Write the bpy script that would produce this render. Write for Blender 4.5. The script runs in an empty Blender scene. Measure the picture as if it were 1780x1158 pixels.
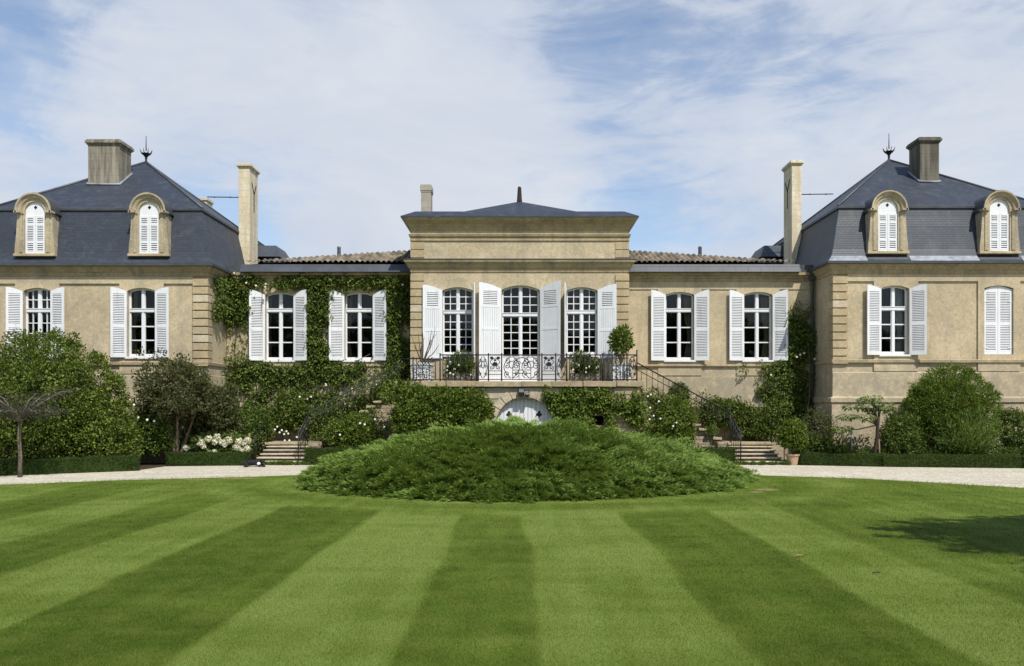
import bpy, math, random
import numpy as np
from mathutils import Vector, Matrix
random.seed(7); RNG = np.random.default_rng(7)
SC = bpy.context.scene; COL = SC.collection
F = 1400.0; EYE = 2.1; VX, VY = 903.0, 707.0
R = math.radians
SUN_AZ, SUN_EL = R(29), R(53)
def at(px, py, Y): return (px - VX) / F * Y, Y, EYE + (VY - py) / F * Y

# ------------------------------------------------------------------ helpers
def tag(o, label=None, cat=None, group=None, kind=None):
    for k, v in (('label', label), ('category', cat), ('group', group), ('kind', kind)):
        if v: o[k] = v
    return o
def empty(name, loc, label, cat, group=None):
    o = bpy.data.objects.new(name, None); COL.objects.link(o); o.location = loc; o.empty_display_size = .2
    return tag(o, label, cat, group)
def origin(p):
    if p is None: return Vector((0, 0, 0))
    while p.parent: p = p.parent
    return Vector(p.location)
def link(name, me, mat, parent):
    o = bpy.data.objects.new(name, me); COL.objects.link(o)
    if mat is not None:
        for m in (mat if isinstance(mat, (list, tuple)) else [mat]): me.materials.append(m)
    if parent is not None: o.parent = parent
    return o

class MB:
    """collects polygons, builds one mesh"""
    def __init__(s): s.v = []; s.f = []; s.mi = []; s.cur = 0; s.sm = []; s.smooth = False
    def add(s, vs, fs):
        b = len(s.v); s.v += [tuple(p) for p in vs]
        for f in fs: s.f.append([b + i for i in f]); s.mi.append(s.cur); s.sm.append(s.smooth)
        return s
    def box(s, x0, x1, y0, y1, z0, z1):
        if x0 > x1: x0, x1 = x1, x0
        if y0 > y1: y0, y1 = y1, y0
        if z0 > z1: z0, z1 = z1, z0
        v = [(x0,y0,z0),(x1,y0,z0),(x1,y1,z0),(x0,y1,z0),(x0,y0,z1),(x1,y0,z1),(x1,y1,z1),(x0,y1,z1)]
        return s.add(v, [(0,3,2,1),(4,5,6,7),(0,1,5,4),(1,2,6,5),(2,3,7,6),(3,0,4,7)])
    def obox(s, c, ax, half):
        ax = [Vector(a) for a in ax]; c = Vector(c); v = []
        for dz in (-1, 1):
            for dx, dy in ((-1,-1),(1,-1),(1,1),(-1,1)):
                v.append(c + ax[0]*dx*half[0] + ax[1]*dy*half[1] + ax[2]*dz*half[2])
        return s.add(v, [(0,3,2,1),(4,5,6,7),(0,1,5,4),(1,2,6,5),(2,3,7,6),(3,0,4,7)])
    def rag(s, x0, x1, y0, y1, z0, z1, j=.015):
        """a slightly uneven stone block"""
        b = len(s.v); s.box(x0, x1, y0, y1, z0, z1)
        for i in range(b, len(s.v)):
            s.v[i] = tuple(c + random.uniform(-j, j) for c in s.v[i])
        return s
    def prism_xz(s, poly, y0, y1):
        """polygon (x,z) counter-clockwise seen from -Y, extruded from y0 (front) to y1"""
        n = len(poly)
        v = [(x, y0, z) for x, z in poly] + [(x, y1, z) for x, z in poly]
        f = [tuple(range(n)), tuple(range(2*n-1, n-1, -1))] + [(i, i+n, (i+1) % n + n, (i+1) % n) for i in range(n)]
        return s.add(v, f)
    def tube(s, pts, r, n=6, cap=True):
        pts = [Vector(p) for p in pts]; k = len(pts)
        rs = r if isinstance(r, (list, tuple)) else [r]*k
        t = (pts[1]-pts[0]).normalized()
        a = t.orthogonal().normalized(); vs = []
        for i, p in enumerate(pts):
            d = (pts[min(i+1, k-1)] - pts[max(i-1, 0)])
            if d.length > 1e-9: d.normalize()
            else: d = t
            a = (a - d*a.dot(d))
            a = a.normalized() if a.length > 1e-6 else d.orthogonal().normalized()
            b = d.cross(a)
            for j in range(n):
                w = 2*math.pi*j/n
                vs.append(p + (a*math.cos(w) + b*math.sin(w))*rs[i])
        fs = [(i*n+j, i*n+(j+1) % n, (i+1)*n+(j+1) % n, (i+1)*n+j) for i in range(k-1) for j in range(n)]
        if cap: fs += [tuple(range(n-1, -1, -1)), tuple(range((k-1)*n, k*n))]
        sm = s.smooth; s.smooth = True; s.add(vs, fs); s.smooth = sm
        return s
    def lathe(s, c, prof, n=16, sq=False):
        vs = []
        for r, z in prof:
            for j in range(n):
                w = 2*math.pi*(j + (.5 if sq else 0))/n
                vs.append((c[0]+r*math.cos(w), c[1]+r*math.sin(w), c[2]+z))
        k = len(prof)
        fs = [(i*n+j, i*n+(j+1) % n, (i+1)*n+(j+1) % n, (i+1)*n+j) for i in range(k-1) for j in range(n)]
        fs += [tuple(range(n-1, -1, -1)), tuple(range((k-1)*n, k*n))]
        return s.add(vs, fs)
    def ball(s, c, r, n=8, squash=1.0, j=0.0):
        prof = [(max(.001, r*math.sin(math.pi*i/n)), -r*squash*math.cos(math.pi*i/n)) for i in range(n+1)]
        b = len(s.v); sm = s.smooth; s.smooth = True; s.lathe(c, prof, n+2); s.smooth = sm
        if j:
            for i in range(b, len(s.v)): s.v[i] = tuple(q + random.uniform(-j, j) for q in s.v[i])
        return s
    def slab(s, x0, x1, z0, z1, yf, yb, ops=(), back=False, edges=True):
        """wall piece facing -Y with arched openings (xa,xb,zb,zs,zc); front at yf, reveals back to yb"""
        def quad(a, b, c, d): s.add([a, b, c, d], [(0, 1, 2, 3)])
        xs = x0
        for (xa, xb, zb, zs, zc) in sorted(ops):
            if xa > xs: quad((xs,yf,z0),(xa,yf,z0),(xa,yf,z1),(xs,yf,z1))
            if zb > z0: quad((xa,yf,z0),(xb,yf,z0),(xb,yf,zb),(xa,yf,zb))
            arc = arcpts(xa, xb, zs, zc)
            for i in range(len(arc)-1):
                (p, q), (u, w) = arc[i], arc[i+1]
                quad((p,yf,q),(u,yf,w),(u,yf,z1),(p,yf,z1))
                quad((p,yf,q),(p,yb,q),(u,yb,w),(u,yf,w))
            quad((xa,yf,zb),(xb,yf,zb),(xb,yb,zb),(xa,yb,zb))
            quad((xa,yf,zb),(xa,yb,zb),(xa,yb,zs),(xa,yf,zs))
            quad((xb,yf,zb),(xb,yf,zs),(xb,yb,zs),(xb,yb,zb))
            xs = xb
        if xs < x1: quad((xs,yf,z0),(x1,yf,z0),(x1,yf,z1),(xs,yf,z1))
        if edges:
            quad((x0,yf,z0),(x0,yf,z1),(x0,yb,z1),(x0,yb,z0)); quad((x1,yf,z0),(x1,yb,z0),(x1,yb,z1),(x1,yf,z1))
            quad((x0,yf,z1),(x1,yf,z1),(x1,yb,z1),(x0,yb,z1)); quad((x0,yf,z0),(x0,yb,z0),(x1,yb,z0),(x1,yf,z0))
        return s
    def build(s, name, mat, parent=None, xf=None, bevel=0.0, uv=True):
        o3 = origin(parent)
        V = [Vector(p) for p in s.v]
        if xf is not None: V = [xf @ p for p in V]
        me = bpy.data.meshes.new(name)
        me.from_pydata([tuple(p - o3) for p in V], [], s.f)
        me.polygons.foreach_set('use_smooth', s.sm)
        if len(set(s.mi)) > 1: me.polygons.foreach_set('material_index', s.mi)
        if uv: box_uv(me, o3)
        me.update()
        o = link(name, me, mat, parent)
        if bevel:
            b = o.modifiers.new('edge', 'BEVEL'); b.width = bevel; b.segments = 2; b.limit_method = 'ANGLE'; b.angle_limit = R(40)
        return o
def box_uv(me, off):
    """uv in metres: u runs level along each face, v up its slope"""
    nl = len(me.loops)
    if not nl: return
    uvl = me.uv_layers.new(name='UVMap')
    co = np.empty(len(me.vertices)*3); me.vertices.foreach_get('co', co); co = co.reshape(-1, 3) + np.array(off)
    vi = np.empty(nl, int); me.loops.foreach_get('vertex_index', vi)
    nr = np.empty(len(me.polygons)*3); me.polygons.foreach_get('normal', nr); nr = nr.reshape(-1, 3)
    lt = np.empty(len(me.polygons), int); me.polygons.foreach_get('loop_total', lt)
    n = np.repeat(nr, lt, axis=0)
    t = np.stack([-n[:, 1], n[:, 0], np.zeros(len(n))], 1)
    ln = np.linalg.norm(t, axis=1); flat = ln < .02
    t[flat] = (1, 0, 0); ln[flat] = 1; t /= ln[:, None]
    b = np.cross(n, t); p = co[vi]
    uv = np.stack([(p*t).sum(1), (p*b).sum(1)], 1).astype(np.float32)
    uvl.data.foreach_set('uv', uv.ravel())
def arcpts(xa, xb, zs, zc, n=12):
    """arc from (xa,zs) over a crown at zc to (xb,zs)"""
    w = (xb-xa)/2; h = zc-zs
    if h < 1e-3: return [(xa, zs), (xb, zs)]
    rr = (w*w+h*h)/(2*h); cz = zc-rr; cx = (xa+xb)/2
    a0 = math.asin(min(1, w/rr))
    if h > w: a0 = math.pi-a0
    return [(cx+rr*math.sin(-a0+2*a0*i/n), cz+rr*math.cos(-a0+2*a0*i/n)) for i in range(n+1)]
def arch_z(x, xa, xb, zs, zc):
    w = (xb-xa)/2; h = zc-zs
    if h < 1e-3: return zs
    rr = (w*w+h*h)/(2*h); d = x-(xa+xb)/2
    return zc-rr+math.sqrt(max(0, rr*rr-d*d))

# value noise
_T = RNG.random((64, 64, 64)).astype(np.float32)
def vnoise(p, sc):
    q = np.asarray(p, float)*sc; i = np.floor(q).astype(int); f = q-i; f = f*f*(3-2*f); i &= 63; j = (i+1) & 63
    def g(a, b, c): return _T[a, b, c]
    x0, y0, z0 = i.T; x1, y1, z1 = j.T; fx, fy, fz = f.T
    c00 = g(x0,y0,z0)*(1-fx)+g(x1,y0,z0)*fx; c10 = g(x0,y1,z0)*(1-fx)+g(x1,y1,z0)*fx
    c01 = g(x0,y0,z1)*(1-fx)+g(x1,y0,z1)*fx; c11 = g(x0,y1,z1)*(1-fx)+g(x1,y1,z1)*fx
    return (c00*(1-fy)+c10*fy)*(1-fz)+(c01*(1-fy)+c11*fy)*fz
def fbm(p, sc, o=4):
    p = np.asarray(p, float); s = 0; a = .5; t = 0
    for k in range(o): s = s+a*vnoise(p+k*17.3, sc*2**k); t += a; a *= .5
    return s/t
def sstep(a, b, x): t = np.clip((x-a)/(b-a), 0, 1); return t*t*(3-2*t)
def unit(v): return v/np.maximum(np.linalg.norm(v, axis=-1, keepdims=True), 1e-9)
def rand_dirs(n): return unit(RNG.normal(size=(n, 3)))

def fast_mesh(name, verts, faces, mat, parent=None, smooth=False, attr=None):
    """verts (N,3) world, faces (M,k)"""
    o3 = np.array(origin(parent))
    me = bpy.data.meshes.new(name); faces = np.asarray(faces); m, k = faces.shape
    me.vertices.add(len(verts)); me.vertices.foreach_set('co', (np.asarray(verts)-o3).astype(np.float32).ravel())
    me.loops.add(m*k); me.loops.foreach_set('vertex_index', faces.astype(np.int32).ravel())
    me.polygons.add(m); me.polygons.foreach_set('loop_start', (np.arange(m)*k).astype(np.int32))
    if smooth: me.polygons.foreach_set('use_smooth', np.ones(m, bool))
    for an, av in (attr or {}).items():
        a = me.attributes.new(an, 'FLOAT', 'POINT'); a.data.foreach_set('value', np.asarray(av, np.float32))
    me.update(calc_edges=True); me.validate()
    return link(name, me, mat, parent)
def leaf_arrays(P, D, N, L, W, fold=.25):
    """one folded rhombic leaf per point: P base, D direction, N face normal, L length, W width"""
    D = unit(D); S = unit(np.cross(D, N)); N = unit(np.cross(S, D))
    L = np.broadcast_to(L, (len(P),))[:, None]; W = np.broadcast_to(W, (len(P),))[:, None]
    m = P+D*L*.45
    V = np.stack([P, m+S*W*.5+N*W*fold, P+D*L, m-S*W*.5+N*W*fold], 1).reshape(-1, 3)
    b = np.arange(len(P))[:, None]*4
    T = np.concatenate([b+np.array([[0, 1, 2]]), b+np.array([[0, 2, 3]])], 1).reshape(-1, 3)
    return V, T
def leaves(name, P, D, N, L, W, mat, parent, fold=.25):
    V, T = leaf_arrays(np.asarray(P), np.asarray(D), np.asarray(N), L, W, fold)
    return fast_mesh(name, V, T, mat, parent)

# ------------------------------------------------------------------ materials
def newmat(name):
    m = bpy.data.materials.new(name); m.use_nodes = True; nt = m.node_tree
    b = nt.nodes['Principled BSDF']; return m, nt, b
class NT:
    def __init__(s, nt): s.t = nt
    def n(s, typ, **kw):
        d = s.t.nodes.new(typ)
        for k, v in kw.items():
            if k in d.bl_rna.properties.keys(): setattr(d, k, v)
        return d
    def l(s, a, b): s.t.links.new(a, b)
    def pos(s): return s.n('ShaderNodeNewGeometry').outputs['Position']
    def mapv(s, vec, scale=(1,1,1), loc=(0,0,0)):
        m = s.n('ShaderNodeMapping'); s.l(vec, m.inputs['Vector']); m.inputs['Scale'].default_value = scale; m.inputs['Location'].default_value = loc
        return m.outputs[0]
    def noise(s, vec, scale, detail=4, rough=.55, dist=0.0):
        d = s.n('ShaderNodeTexNoise'); s.l(vec, d.inputs['Vector'])
        d.inputs['Scale'].default_value = scale; d.inputs['Detail'].default_value = detail
        d.inputs['Roughness'].default_value = rough; d.inputs['Distortion'].default_value = dist
        return d.outputs['Fac'], d.outputs['Color']
    def ramp(s, fac, stops, mode='LINEAR'):
        d = s.n('ShaderNodeValToRGB'); s.l(fac, d.inputs[0]); cr = d.color_ramp; cr.interpolation = mode
        while len(cr.elements) < len(stops): cr.elements.new(.5)
        for e, (p, c) in zip(cr.elements, stops):
            e.position = p; e.color = (c, c, c, 1) if isinstance(c, (int, float)) else (*c, 1)
        return d.outputs['Color']
    def mix(s, fac, a, b, mode='MIX'):
        d = s.n('ShaderNodeMix', data_type='RGBA', blend_type=mode)
        for sock, v in ((d.inputs[0], fac), (d.inputs[6], a), (d.inputs[7], b)):
            if hasattr(v, 'links'): s.l(v, sock)
            elif isinstance(v, (int, float)): sock.default_value = v if sock.type == 'VALUE' else (v, v, v, 1)
            else: sock.default_value = (*v, 1)
        return d.outputs[2]
    def math(s, op, a, b=None, c=None):
        d = s.n('ShaderNodeMath', operation=op)
        for i, v in enumerate((a, b, c)):
            if v is None: continue
            if hasattr(v, 'links'): s.l(v, d.inputs[i])
            else: d.inputs[i].default_value = v
        return d.outputs[0]
    def bump(s, h, strength, dist=.02):
        d = s.n('ShaderNodeBump'); s.l(h, d.inputs['Height']); d.inputs['Strength'].default_value = strength; d.inputs['Distance'].default_value = dist
        return d.outputs[0]
    def sepz(s, vec):
        d = s.n('ShaderNodeSeparateXYZ'); s.l(vec, d.inputs[0]); return d.outputs
def plain(name, col, rough=.6, spec=.3, metal=0.0, vary=.12, nscale=6, bump=0.0):
    m, nt, b = newmat(name); g = NT(nt); p = g.pos()
    f, _ = g.noise(p, nscale, 5)
    lo = tuple(c*(1-vary) for c in col); hi = tuple(min(1, c*(1+vary)) for c in col)
    g.l(g.ramp(f, [(.3, lo), (.7, hi)]), b.inputs['Base Color'])
    b.inputs['Roughness'].default_value = rough; b.inputs['Specular IOR Level'].default_value = spec; b.inputs['Metallic'].default_value = metal
    if bump: g.l(g.bump(f, bump), b.inputs['Normal'])
    return m
def stucco(name, base, dark, grey, streak=.5, stain_lo=2.2, stain_hi=3.9):
    """limestone render: blotches, streaks running down, grey weathering on the plinth"""
    m, nt, b = newmat(name); g = NT(nt); p = g.pos()
    f1, _ = g.noise(p, .55, 6, .6, .4); f2, _ = g.noise(p, 3.2, 6, .65)
    f3, _ = g.noise(g.mapv(p, (3.0, 3.0, .22)), 1.0, 5, .6); f4, _ = g.noise(p, 28, 3, .6)
    c = g.mix(g.ramp(f1, [(.40, 0), (.60, 1)]), base, dark)
    f5, _ = g.noise(p, .8, 9, .72, .7); c = g.mix(g.ramp(f5, [(.48, 0), (.64, .55)]), c, grey); c = g.mix(g.ramp(f5, [(.30, .5), (.42, 0)]), c, tuple(min(1, x*1.18) for x in base))
    c = g.mix(g.ramp(f2, [(.4, 0), (.75, .55)]), c, tuple(x*.72 for x in base))
    c = g.mix(g.math('MULTIPLY', g.ramp(f3, [(.5, 0), (.72, 1)]), streak), c, grey)
    z = g.sepz(p)[2]
    band = g.math('MULTIPLY', g.ramp(g.math('DIVIDE', z, 10.0), [(0, .55), (stain_lo/10, .5), (.32, .55), (stain_hi/10, 0)]), g.ramp(f2, [(.38, 0), (.58, 1)]))
    c = g.mix(band, c, grey)
    c = g.mix(g.ramp(f4, [(.32, .55), (.5, 0)]), c, tuple(x*.75 for x in grey))
    f6, _ = g.noise(p, 9, 4, .7); c = g.mix(g.ramp(f6, [(.36, .35), (.5, 0)]), c, grey); c = g.mix(g.ramp(f6, [(.55, 0), (.72, .4)]), c, tuple(min(1, x*1.2) for x in base))
    g.l(c, b.inputs['Base Color']); b.inputs['Roughness'].default_value = .92; b.inputs['Specular IOR Level'].default_value = .15
    h = g.math('ADD', g.math('MULTIPLY', f4, .35), f2)
    g.l(g.bump(h, .35, .02), b.inputs['Normal'])
    return m
def masonry(name, cols, mortar, bw, bh, ms=.012, rough=.92, offs=.5, lichen=None, bump=.5):
    m, nt, b = newmat(name); g = NT(nt)
    uv = g.n('ShaderNodeUVMap').outputs[0]; p = g.pos()
    _, nc = g.noise(p, 2.5, 3)
    wob = g.n('ShaderNodeVectorMath', operation='MULTIPLY_ADD'); g.l(nc, wob.inputs[0]); wob.inputs[1].default_value = (.03, .03, 0); g.l(uv, wob.inputs[2])
    t = g.n('ShaderNodeTexBrick'); g.l(wob.outputs[0], t.inputs['Vector'])
    t.inputs['Scale'].default_value = 1; t.inputs['Brick Width'].default_value = bw; t.inputs['Row Height'].default_value = bh
    t.inputs['Mortar Size'].default_value = ms; t.inputs['Mortar Smooth'].default_value = .2; t.offset = offs
    t.inputs['Color1'].default_value = (*cols[0], 1); t.inputs['Color2'].default_value = (*cols[1], 1); t.inputs['Mortar'].default_value = (*mortar, 1)
    f1, _ = g.noise(p, 1.3, 6, .6); f2, _ = g.noise(p, 14, 4, .6); f3, _ = g.noise(g.mapv(p, (5, 5, .5)), 1.0, 4)
    c = g.mix(g.ramp(f1, [(.35, 0), (.7, .6)]), t.outputs['Color'], tuple(x*.6 for x in cols[0]))
    c = g.mix(g.ramp(f2, [(.3, .5), (.5, 0)]), c, tuple(x*.45 for x in cols[1]))
    if lichen: c = g.mix(g.ramp(f3, [(.42, 0), (.62, .85)]), c, lichen)
    g.l(c, b.inputs['Base Color']); b.inputs['Roughness'].default_value = rough; b.inputs['Specular IOR Level'].default_value = .2
    h = g.math('SUBTRACT', g.math('MULTIPLY', f2, .4), t.outputs['Fac'])
    g.l(g.bump(h, bump, .02), b.inputs['Normal'])
    return m
def slate(name, c1, c2, bw=.19, bh=.095, rough=.5):
    m, nt, b = newmat(name); g = NT(nt); uv = g.n('ShaderNodeUVMap').outputs[0]; p = g.pos()
    t = g.n('ShaderNodeTexBrick'); g.l(uv, t.inputs['Vector']); t.inputs['Scale'].default_value = 1
    t.inputs['Brick Width'].default_value = bw; t.inputs['Row Height'].default_value = bh; t.inputs['Mortar Size'].default_value = .008
    t.inputs['Color1'].default_value = (*c1, 1); t.inputs['Color2'].default_value = (*c2, 1); t.inputs['Mortar'].default_value = (*[x*.5 for x in c1], 1)
    f, _ = g.noise(p, .9, 6, .65); f2, _ = g.noise(g.mapv(p, (2.2, 2.2, .3)), 1.0, 4)
    f3, _ = g.noise(p, 2.8, 7, .7); c = g.mix(g.ramp(f, [(.35, 0), (.65, .7)]), t.outputs['Color'], tuple(x*.6 for x in c1)); c = g.mix(g.ramp(f3, [(.52, 0), (.7, .45)]), c, (.082, .09, .10))
    c = g.mix(g.ramp(f2, [(.55, 0), (.75, .35)]), c, (.115, .12, .12))
    g.l(c, b.inputs['Base Color']); b.inputs['Roughness'].default_value = rough; b.inputs['Specular IOR Level'].default_value = .35
    sv = g.n('ShaderNodeSeparateXYZ'); g.l(uv, sv.inputs[0])
    saw = g.math('FRACT', g.math('DIVIDE', sv.outputs[1], bh))
    h = g.math('SUBTRACT', g.math('MULTIPLY', g.math('SUBTRACT', 1.0, saw), .6), t.outputs['Fac'])
    g.l(g.bump(h, .3, .012), b.inputs['Normal'])
    return m
def leafmat(name, cols, rough=.58, trans=.22, spec=.16, patch=None):
    """leaf colours vary leaf by leaf and in soft patches"""
    m, nt, b = newmat(name); g = NT(nt); geo = g.n('ShaderNodeNewGeometry')
    n = len(cols); c = g.ramp(geo.outputs['Random Per Island'], [(.88*i/(n-1), x) for i, x in enumerate(cols)])
    f, _ = g.noise(geo.outputs['Position'], 1.1, 3)
    c = g.mix(g.ramp(f, [(.4, 0), (.65, .5)]), c, patch or tuple(x*.75 for x in cols[n//2]))
    g.l(c, b.inputs['Base Color']); b.inputs['Roughness'].default_value = rough; b.inputs['Specular IOR Level'].default_value = spec
    tr = g.n('ShaderNodeBsdfTranslucent'); g.l(g.mix(.45, c, (.40, .46, .06)), tr.inputs['Color'])
    mx = g.n('ShaderNodeMixShader'); mx.inputs[0].default_value = trans
    g.l(b.outputs[0], mx.inputs[1]); g.l(tr.outputs[0], mx.inputs[2]); g.l(mx.outputs[0], nt.nodes['Material Output'].inputs[0])
    return m
def glassmat(name):
    m, nt, b = newmat(name); g = NT(nt); nt.nodes.remove(b)
    t = g.n('ShaderNodeBsdfTransparent'); t.inputs[0].default_value = (.72, .75, .74, 1)
    gl = g.n('ShaderNodeBsdfGlossy'); gl.inputs['Roughness'].default_value = .03; f, _ = g.noise(g.pos(), 1.4, 1); g.l(g.bump(f, .10, .02), gl.inputs['Normal'])
    fr = g.n('ShaderNodeFresnel'); fr.inputs[0].default_value = 1.5
    mx = g.n('ShaderNodeMixShader'); g.l(fr.outputs[0], mx.inputs[0]); g.l(t.outputs[0], mx.inputs[1]); g.l(gl.outputs[0], mx.inputs[2])
    g.l(mx.outputs[0], nt.nodes['Material Output'].inputs[0]); return m

ST_BASE, ST_DARK, ST_GREY = (.59, .49, .325), (.47, .385, .25), (.28, .25, .19)
M = {}
M['wall'] = stucco('limestone_render', ST_BASE, ST_DARK, ST_GREY)
M['trim'] = stucco('limestone_trim', (.57, .465, .295), (.46, .365, .22), (.26, .225, .165), .4)
M['cornice'] = stucco('weathered_cornice', (.48, .385, .235), (.36, .285, .17), (.19, .165, .12), .8)
M['quoin'] = stucco('quoin_stone', (.54, .435, .27), (.41, .32, .19), (.27, .23, .165), .6)
M['quoin2'] = stucco('quoin_pale', (.62, .54, .39), (.52, .43, .29), (.34, .30, .23), .4)
M['ashlar'] = masonry('pale_ashlar', [(.80, .72, .55), (.73, .64, .46)], (.52, .44, .31), .55, .27, .008, lichen=(.55, .45, .30), bump=.25)
M['greystone'] = masonry('grey_ashlar', [(.42, .385, .32), (.37, .335, .27)], (.28, .25, .2), .55, .27, .008, lichen=(.33, .30, .24), bump=.3)
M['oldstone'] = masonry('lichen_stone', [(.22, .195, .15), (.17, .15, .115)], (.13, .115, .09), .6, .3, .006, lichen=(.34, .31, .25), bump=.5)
M['oldstone2'] = masonry('dark_lichen_stone', [(.13, .115, .092), (.105, .095, .078)], (.10, .09, .075), .6, .3, .006, lichen=(.19, .175, .14), bump=.5)
M['rubble'] = masonry('rubble_stone', [(.52, .43, .29), (.38, .31, .21)], (.17, .14, .095), .36, .17, .022, lichen=(.30, .25, .18), bump=1.0)
M['dormer'] = stucco('dormer_stone', (.52, .44, .30), (.38, .315, .21), (.22, .195, .15), .8)
M['slate'] = slate('slate', (.049, .059, .079), (.034, .042, .058))
M['slate_low'] = slate('slate_low', (.058, .067, .085), (.072, .082, .10), .5, .3)
M['zinc'] = plain('zinc', (.25, .27, .305), .6, .3, 0, .35, 4)
M['lead'] = plain('lead', (.085, .092, .10), .5, .4, .3, .2, 3)
def paintmat(name, col, grime):
    m, nt, b = newmat(name); g = NT(nt); p = g.pos()
    f, _ = g.noise(p, 2.5, 5); f2, _ = g.noise(g.mapv(p, (9, 9, .9)), 1.0, 5, .6); f3, _ = g.noise(p, 16, 5, .7)
    c = g.ramp(f, [(.3, tuple(x*.93 for x in col)), (.7, col)])
    c = g.mix(g.ramp(f2, [(.52, 0), (.75, .55)]), c, grime); c = g.mix(g.ramp(f3, [(.62, 0), (.75, .5)]), c, tuple(x*.8 for x in grime))
    g.l(c, b.inputs['Base Color']); b.inputs['Roughness'].default_value = .55; b.inputs['Specular IOR Level'].default_value = .28
    return m
M['white'] = paintmat('white_paint', (.745, .76, .785), (.52, .51, .48))
M['louvre'] = paintmat('louvre_paint', (.60, .61, .63), (.40, .39, .37))
M['white_iron'] = plain('white_cast_iron', (.62, .63, .64), .55, .35, 0, .15, 5)
M['iron'] = plain('black_iron', (.018, .019, .022), .45, .45, .3, .2, 10)
M['glass'] = glassmat('window_glass')
M['dark'] = plain('room_shade_black', (.018, .016, .013), .95, .05)  # near-black colour stands for the unlit depth behind openings
M['curtain'] = plain('beige_curtain', (.36, .29, .19), .9, .1, 0, .15, 4)
M['net'] = plain('white_net_curtain', (.5, .5, .52), .9, .1, 0, .1, 4)
M['wood'] = plain('old_wood', (.20, .145, .09), .85, .15, 0, .3, 9, .4)
M['bark'] = plain('bark', (.115, .09, .065), .95, .1, 0, .35, 14, .6)
M['pole'] = plain('grey_stem', (.17, .145, .115), .95, .1, 0, .3, 14, .5)
M['terracotta'] = plain('pale_terracotta', (.42, .29, .19), .85, .15, 0, .2, 7, .3)
M['black'] = plain('black_paint', (.012, .012, .013), .35, .45)
M['petal'] = plain('petal_white', (.78, .76, .70), .7, .15, 0, .08, 20)
M['petal_cream'] = leafmat('hydrangea_petal', [(.64, .62, .42), (.80, .77, .60), (.86, .84, .70)], .7, .2, .15, (.66, .63, .44))
M['petal_pink'] = plain('petal_pink', (.74, .60, .54), .7, .15, 0, .15, 20)
M['l_bush'] = leafmat('leaf_bush', [(.014, .026, .005), (.035, .064, .010), (.080, .125, .018), (.15, .205, .034), (.25, .305, .06)])
M['l_round'] = leafmat('leaf_round_bush', [(.018, .038, .006), (.055, .098, .013), (.115, .185, .026), (.21, .295, .052)])
M['l_purple'] = leafmat('leaf_smoke_shrub', [(0.0306, 0.0340, 0.0153), (0.0510, 0.0638, 0.0221), (0.0638, 0.0553, 0.0289), (0.0850, 0.1020, 0.0340), (0.1700, 0.1403, 0.0850)], .6, .25, .25, (.06, .09, .026))
M['l_green'] = leafmat('leaf_green', [(0.0213, 0.0410, 0.0082), (0.0492, 0.0861, 0.0148), (0.0943, 0.1476, 0.0287), (0.1476, 0.2050, 0.0492)])
M['l_vine'] = leafmat('leaf_vine', [(.018, .034, .007), (.045, .078, .013), (.095, .142, .024), (.20, .24, .055)])
M['l_ivy'] = leafmat('leaf_ivy', [(.020, .042, .007), (.055, .098, .013), (.12, .175, .025), (.22, .285, .052)])
M['l_hedge'] = leafmat('leaf_hedge', [(0.0216, 0.0405, 0.0090), (0.0378, 0.0675, 0.0135), (0.0630, 0.1035, 0.0216)], .55, .2)
M['l_fig'] = leafmat('leaf_fig', [(.06, .10, .024), (.11, .165, .04), (.17, .23, .065)])
M['l_fine'] = leafmat('leaf_fine', [(.045, .09, .014), (.085, .155, .026), (.14, .225, .045)])
M['l_juniper'] = leafmat('leaf_juniper', [(.06, .115, .018), (.11, .185, .03), (.17, .265, .048)], .65, .15, .2, (.085, .145, .018))
M['l_feather'] = leafmat('leaf_feathery', [(.06, .10, .02), (.11, .175, .035), (.17, .25, .055)])
M['bark_dark'] = plain('dark_bark', (.045, .037, .03), .95, .1, 0, .35, 14, .6)
M['l_juniper_tip'] = leafmat('leaf_juniper_tip', [(.12, .20, .036), (.175, .27, .054), (.23, .325, .08)], .65, .2, .2, (.17, .245, .04))
M['l_twig'] = leafmat('twig_grey', [(0.0420, 0.0434, 0.0315), (0.0315, 0.0385, 0.0238), (0.0595, 0.0560, 0.0420)], .8, .15, .15, (.085, .08, .065))
M['l_tree'] = leafmat('leaf_tree', [(.03, .06, .015), (.06, .11, .025), (.09, .15, .04)])

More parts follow.
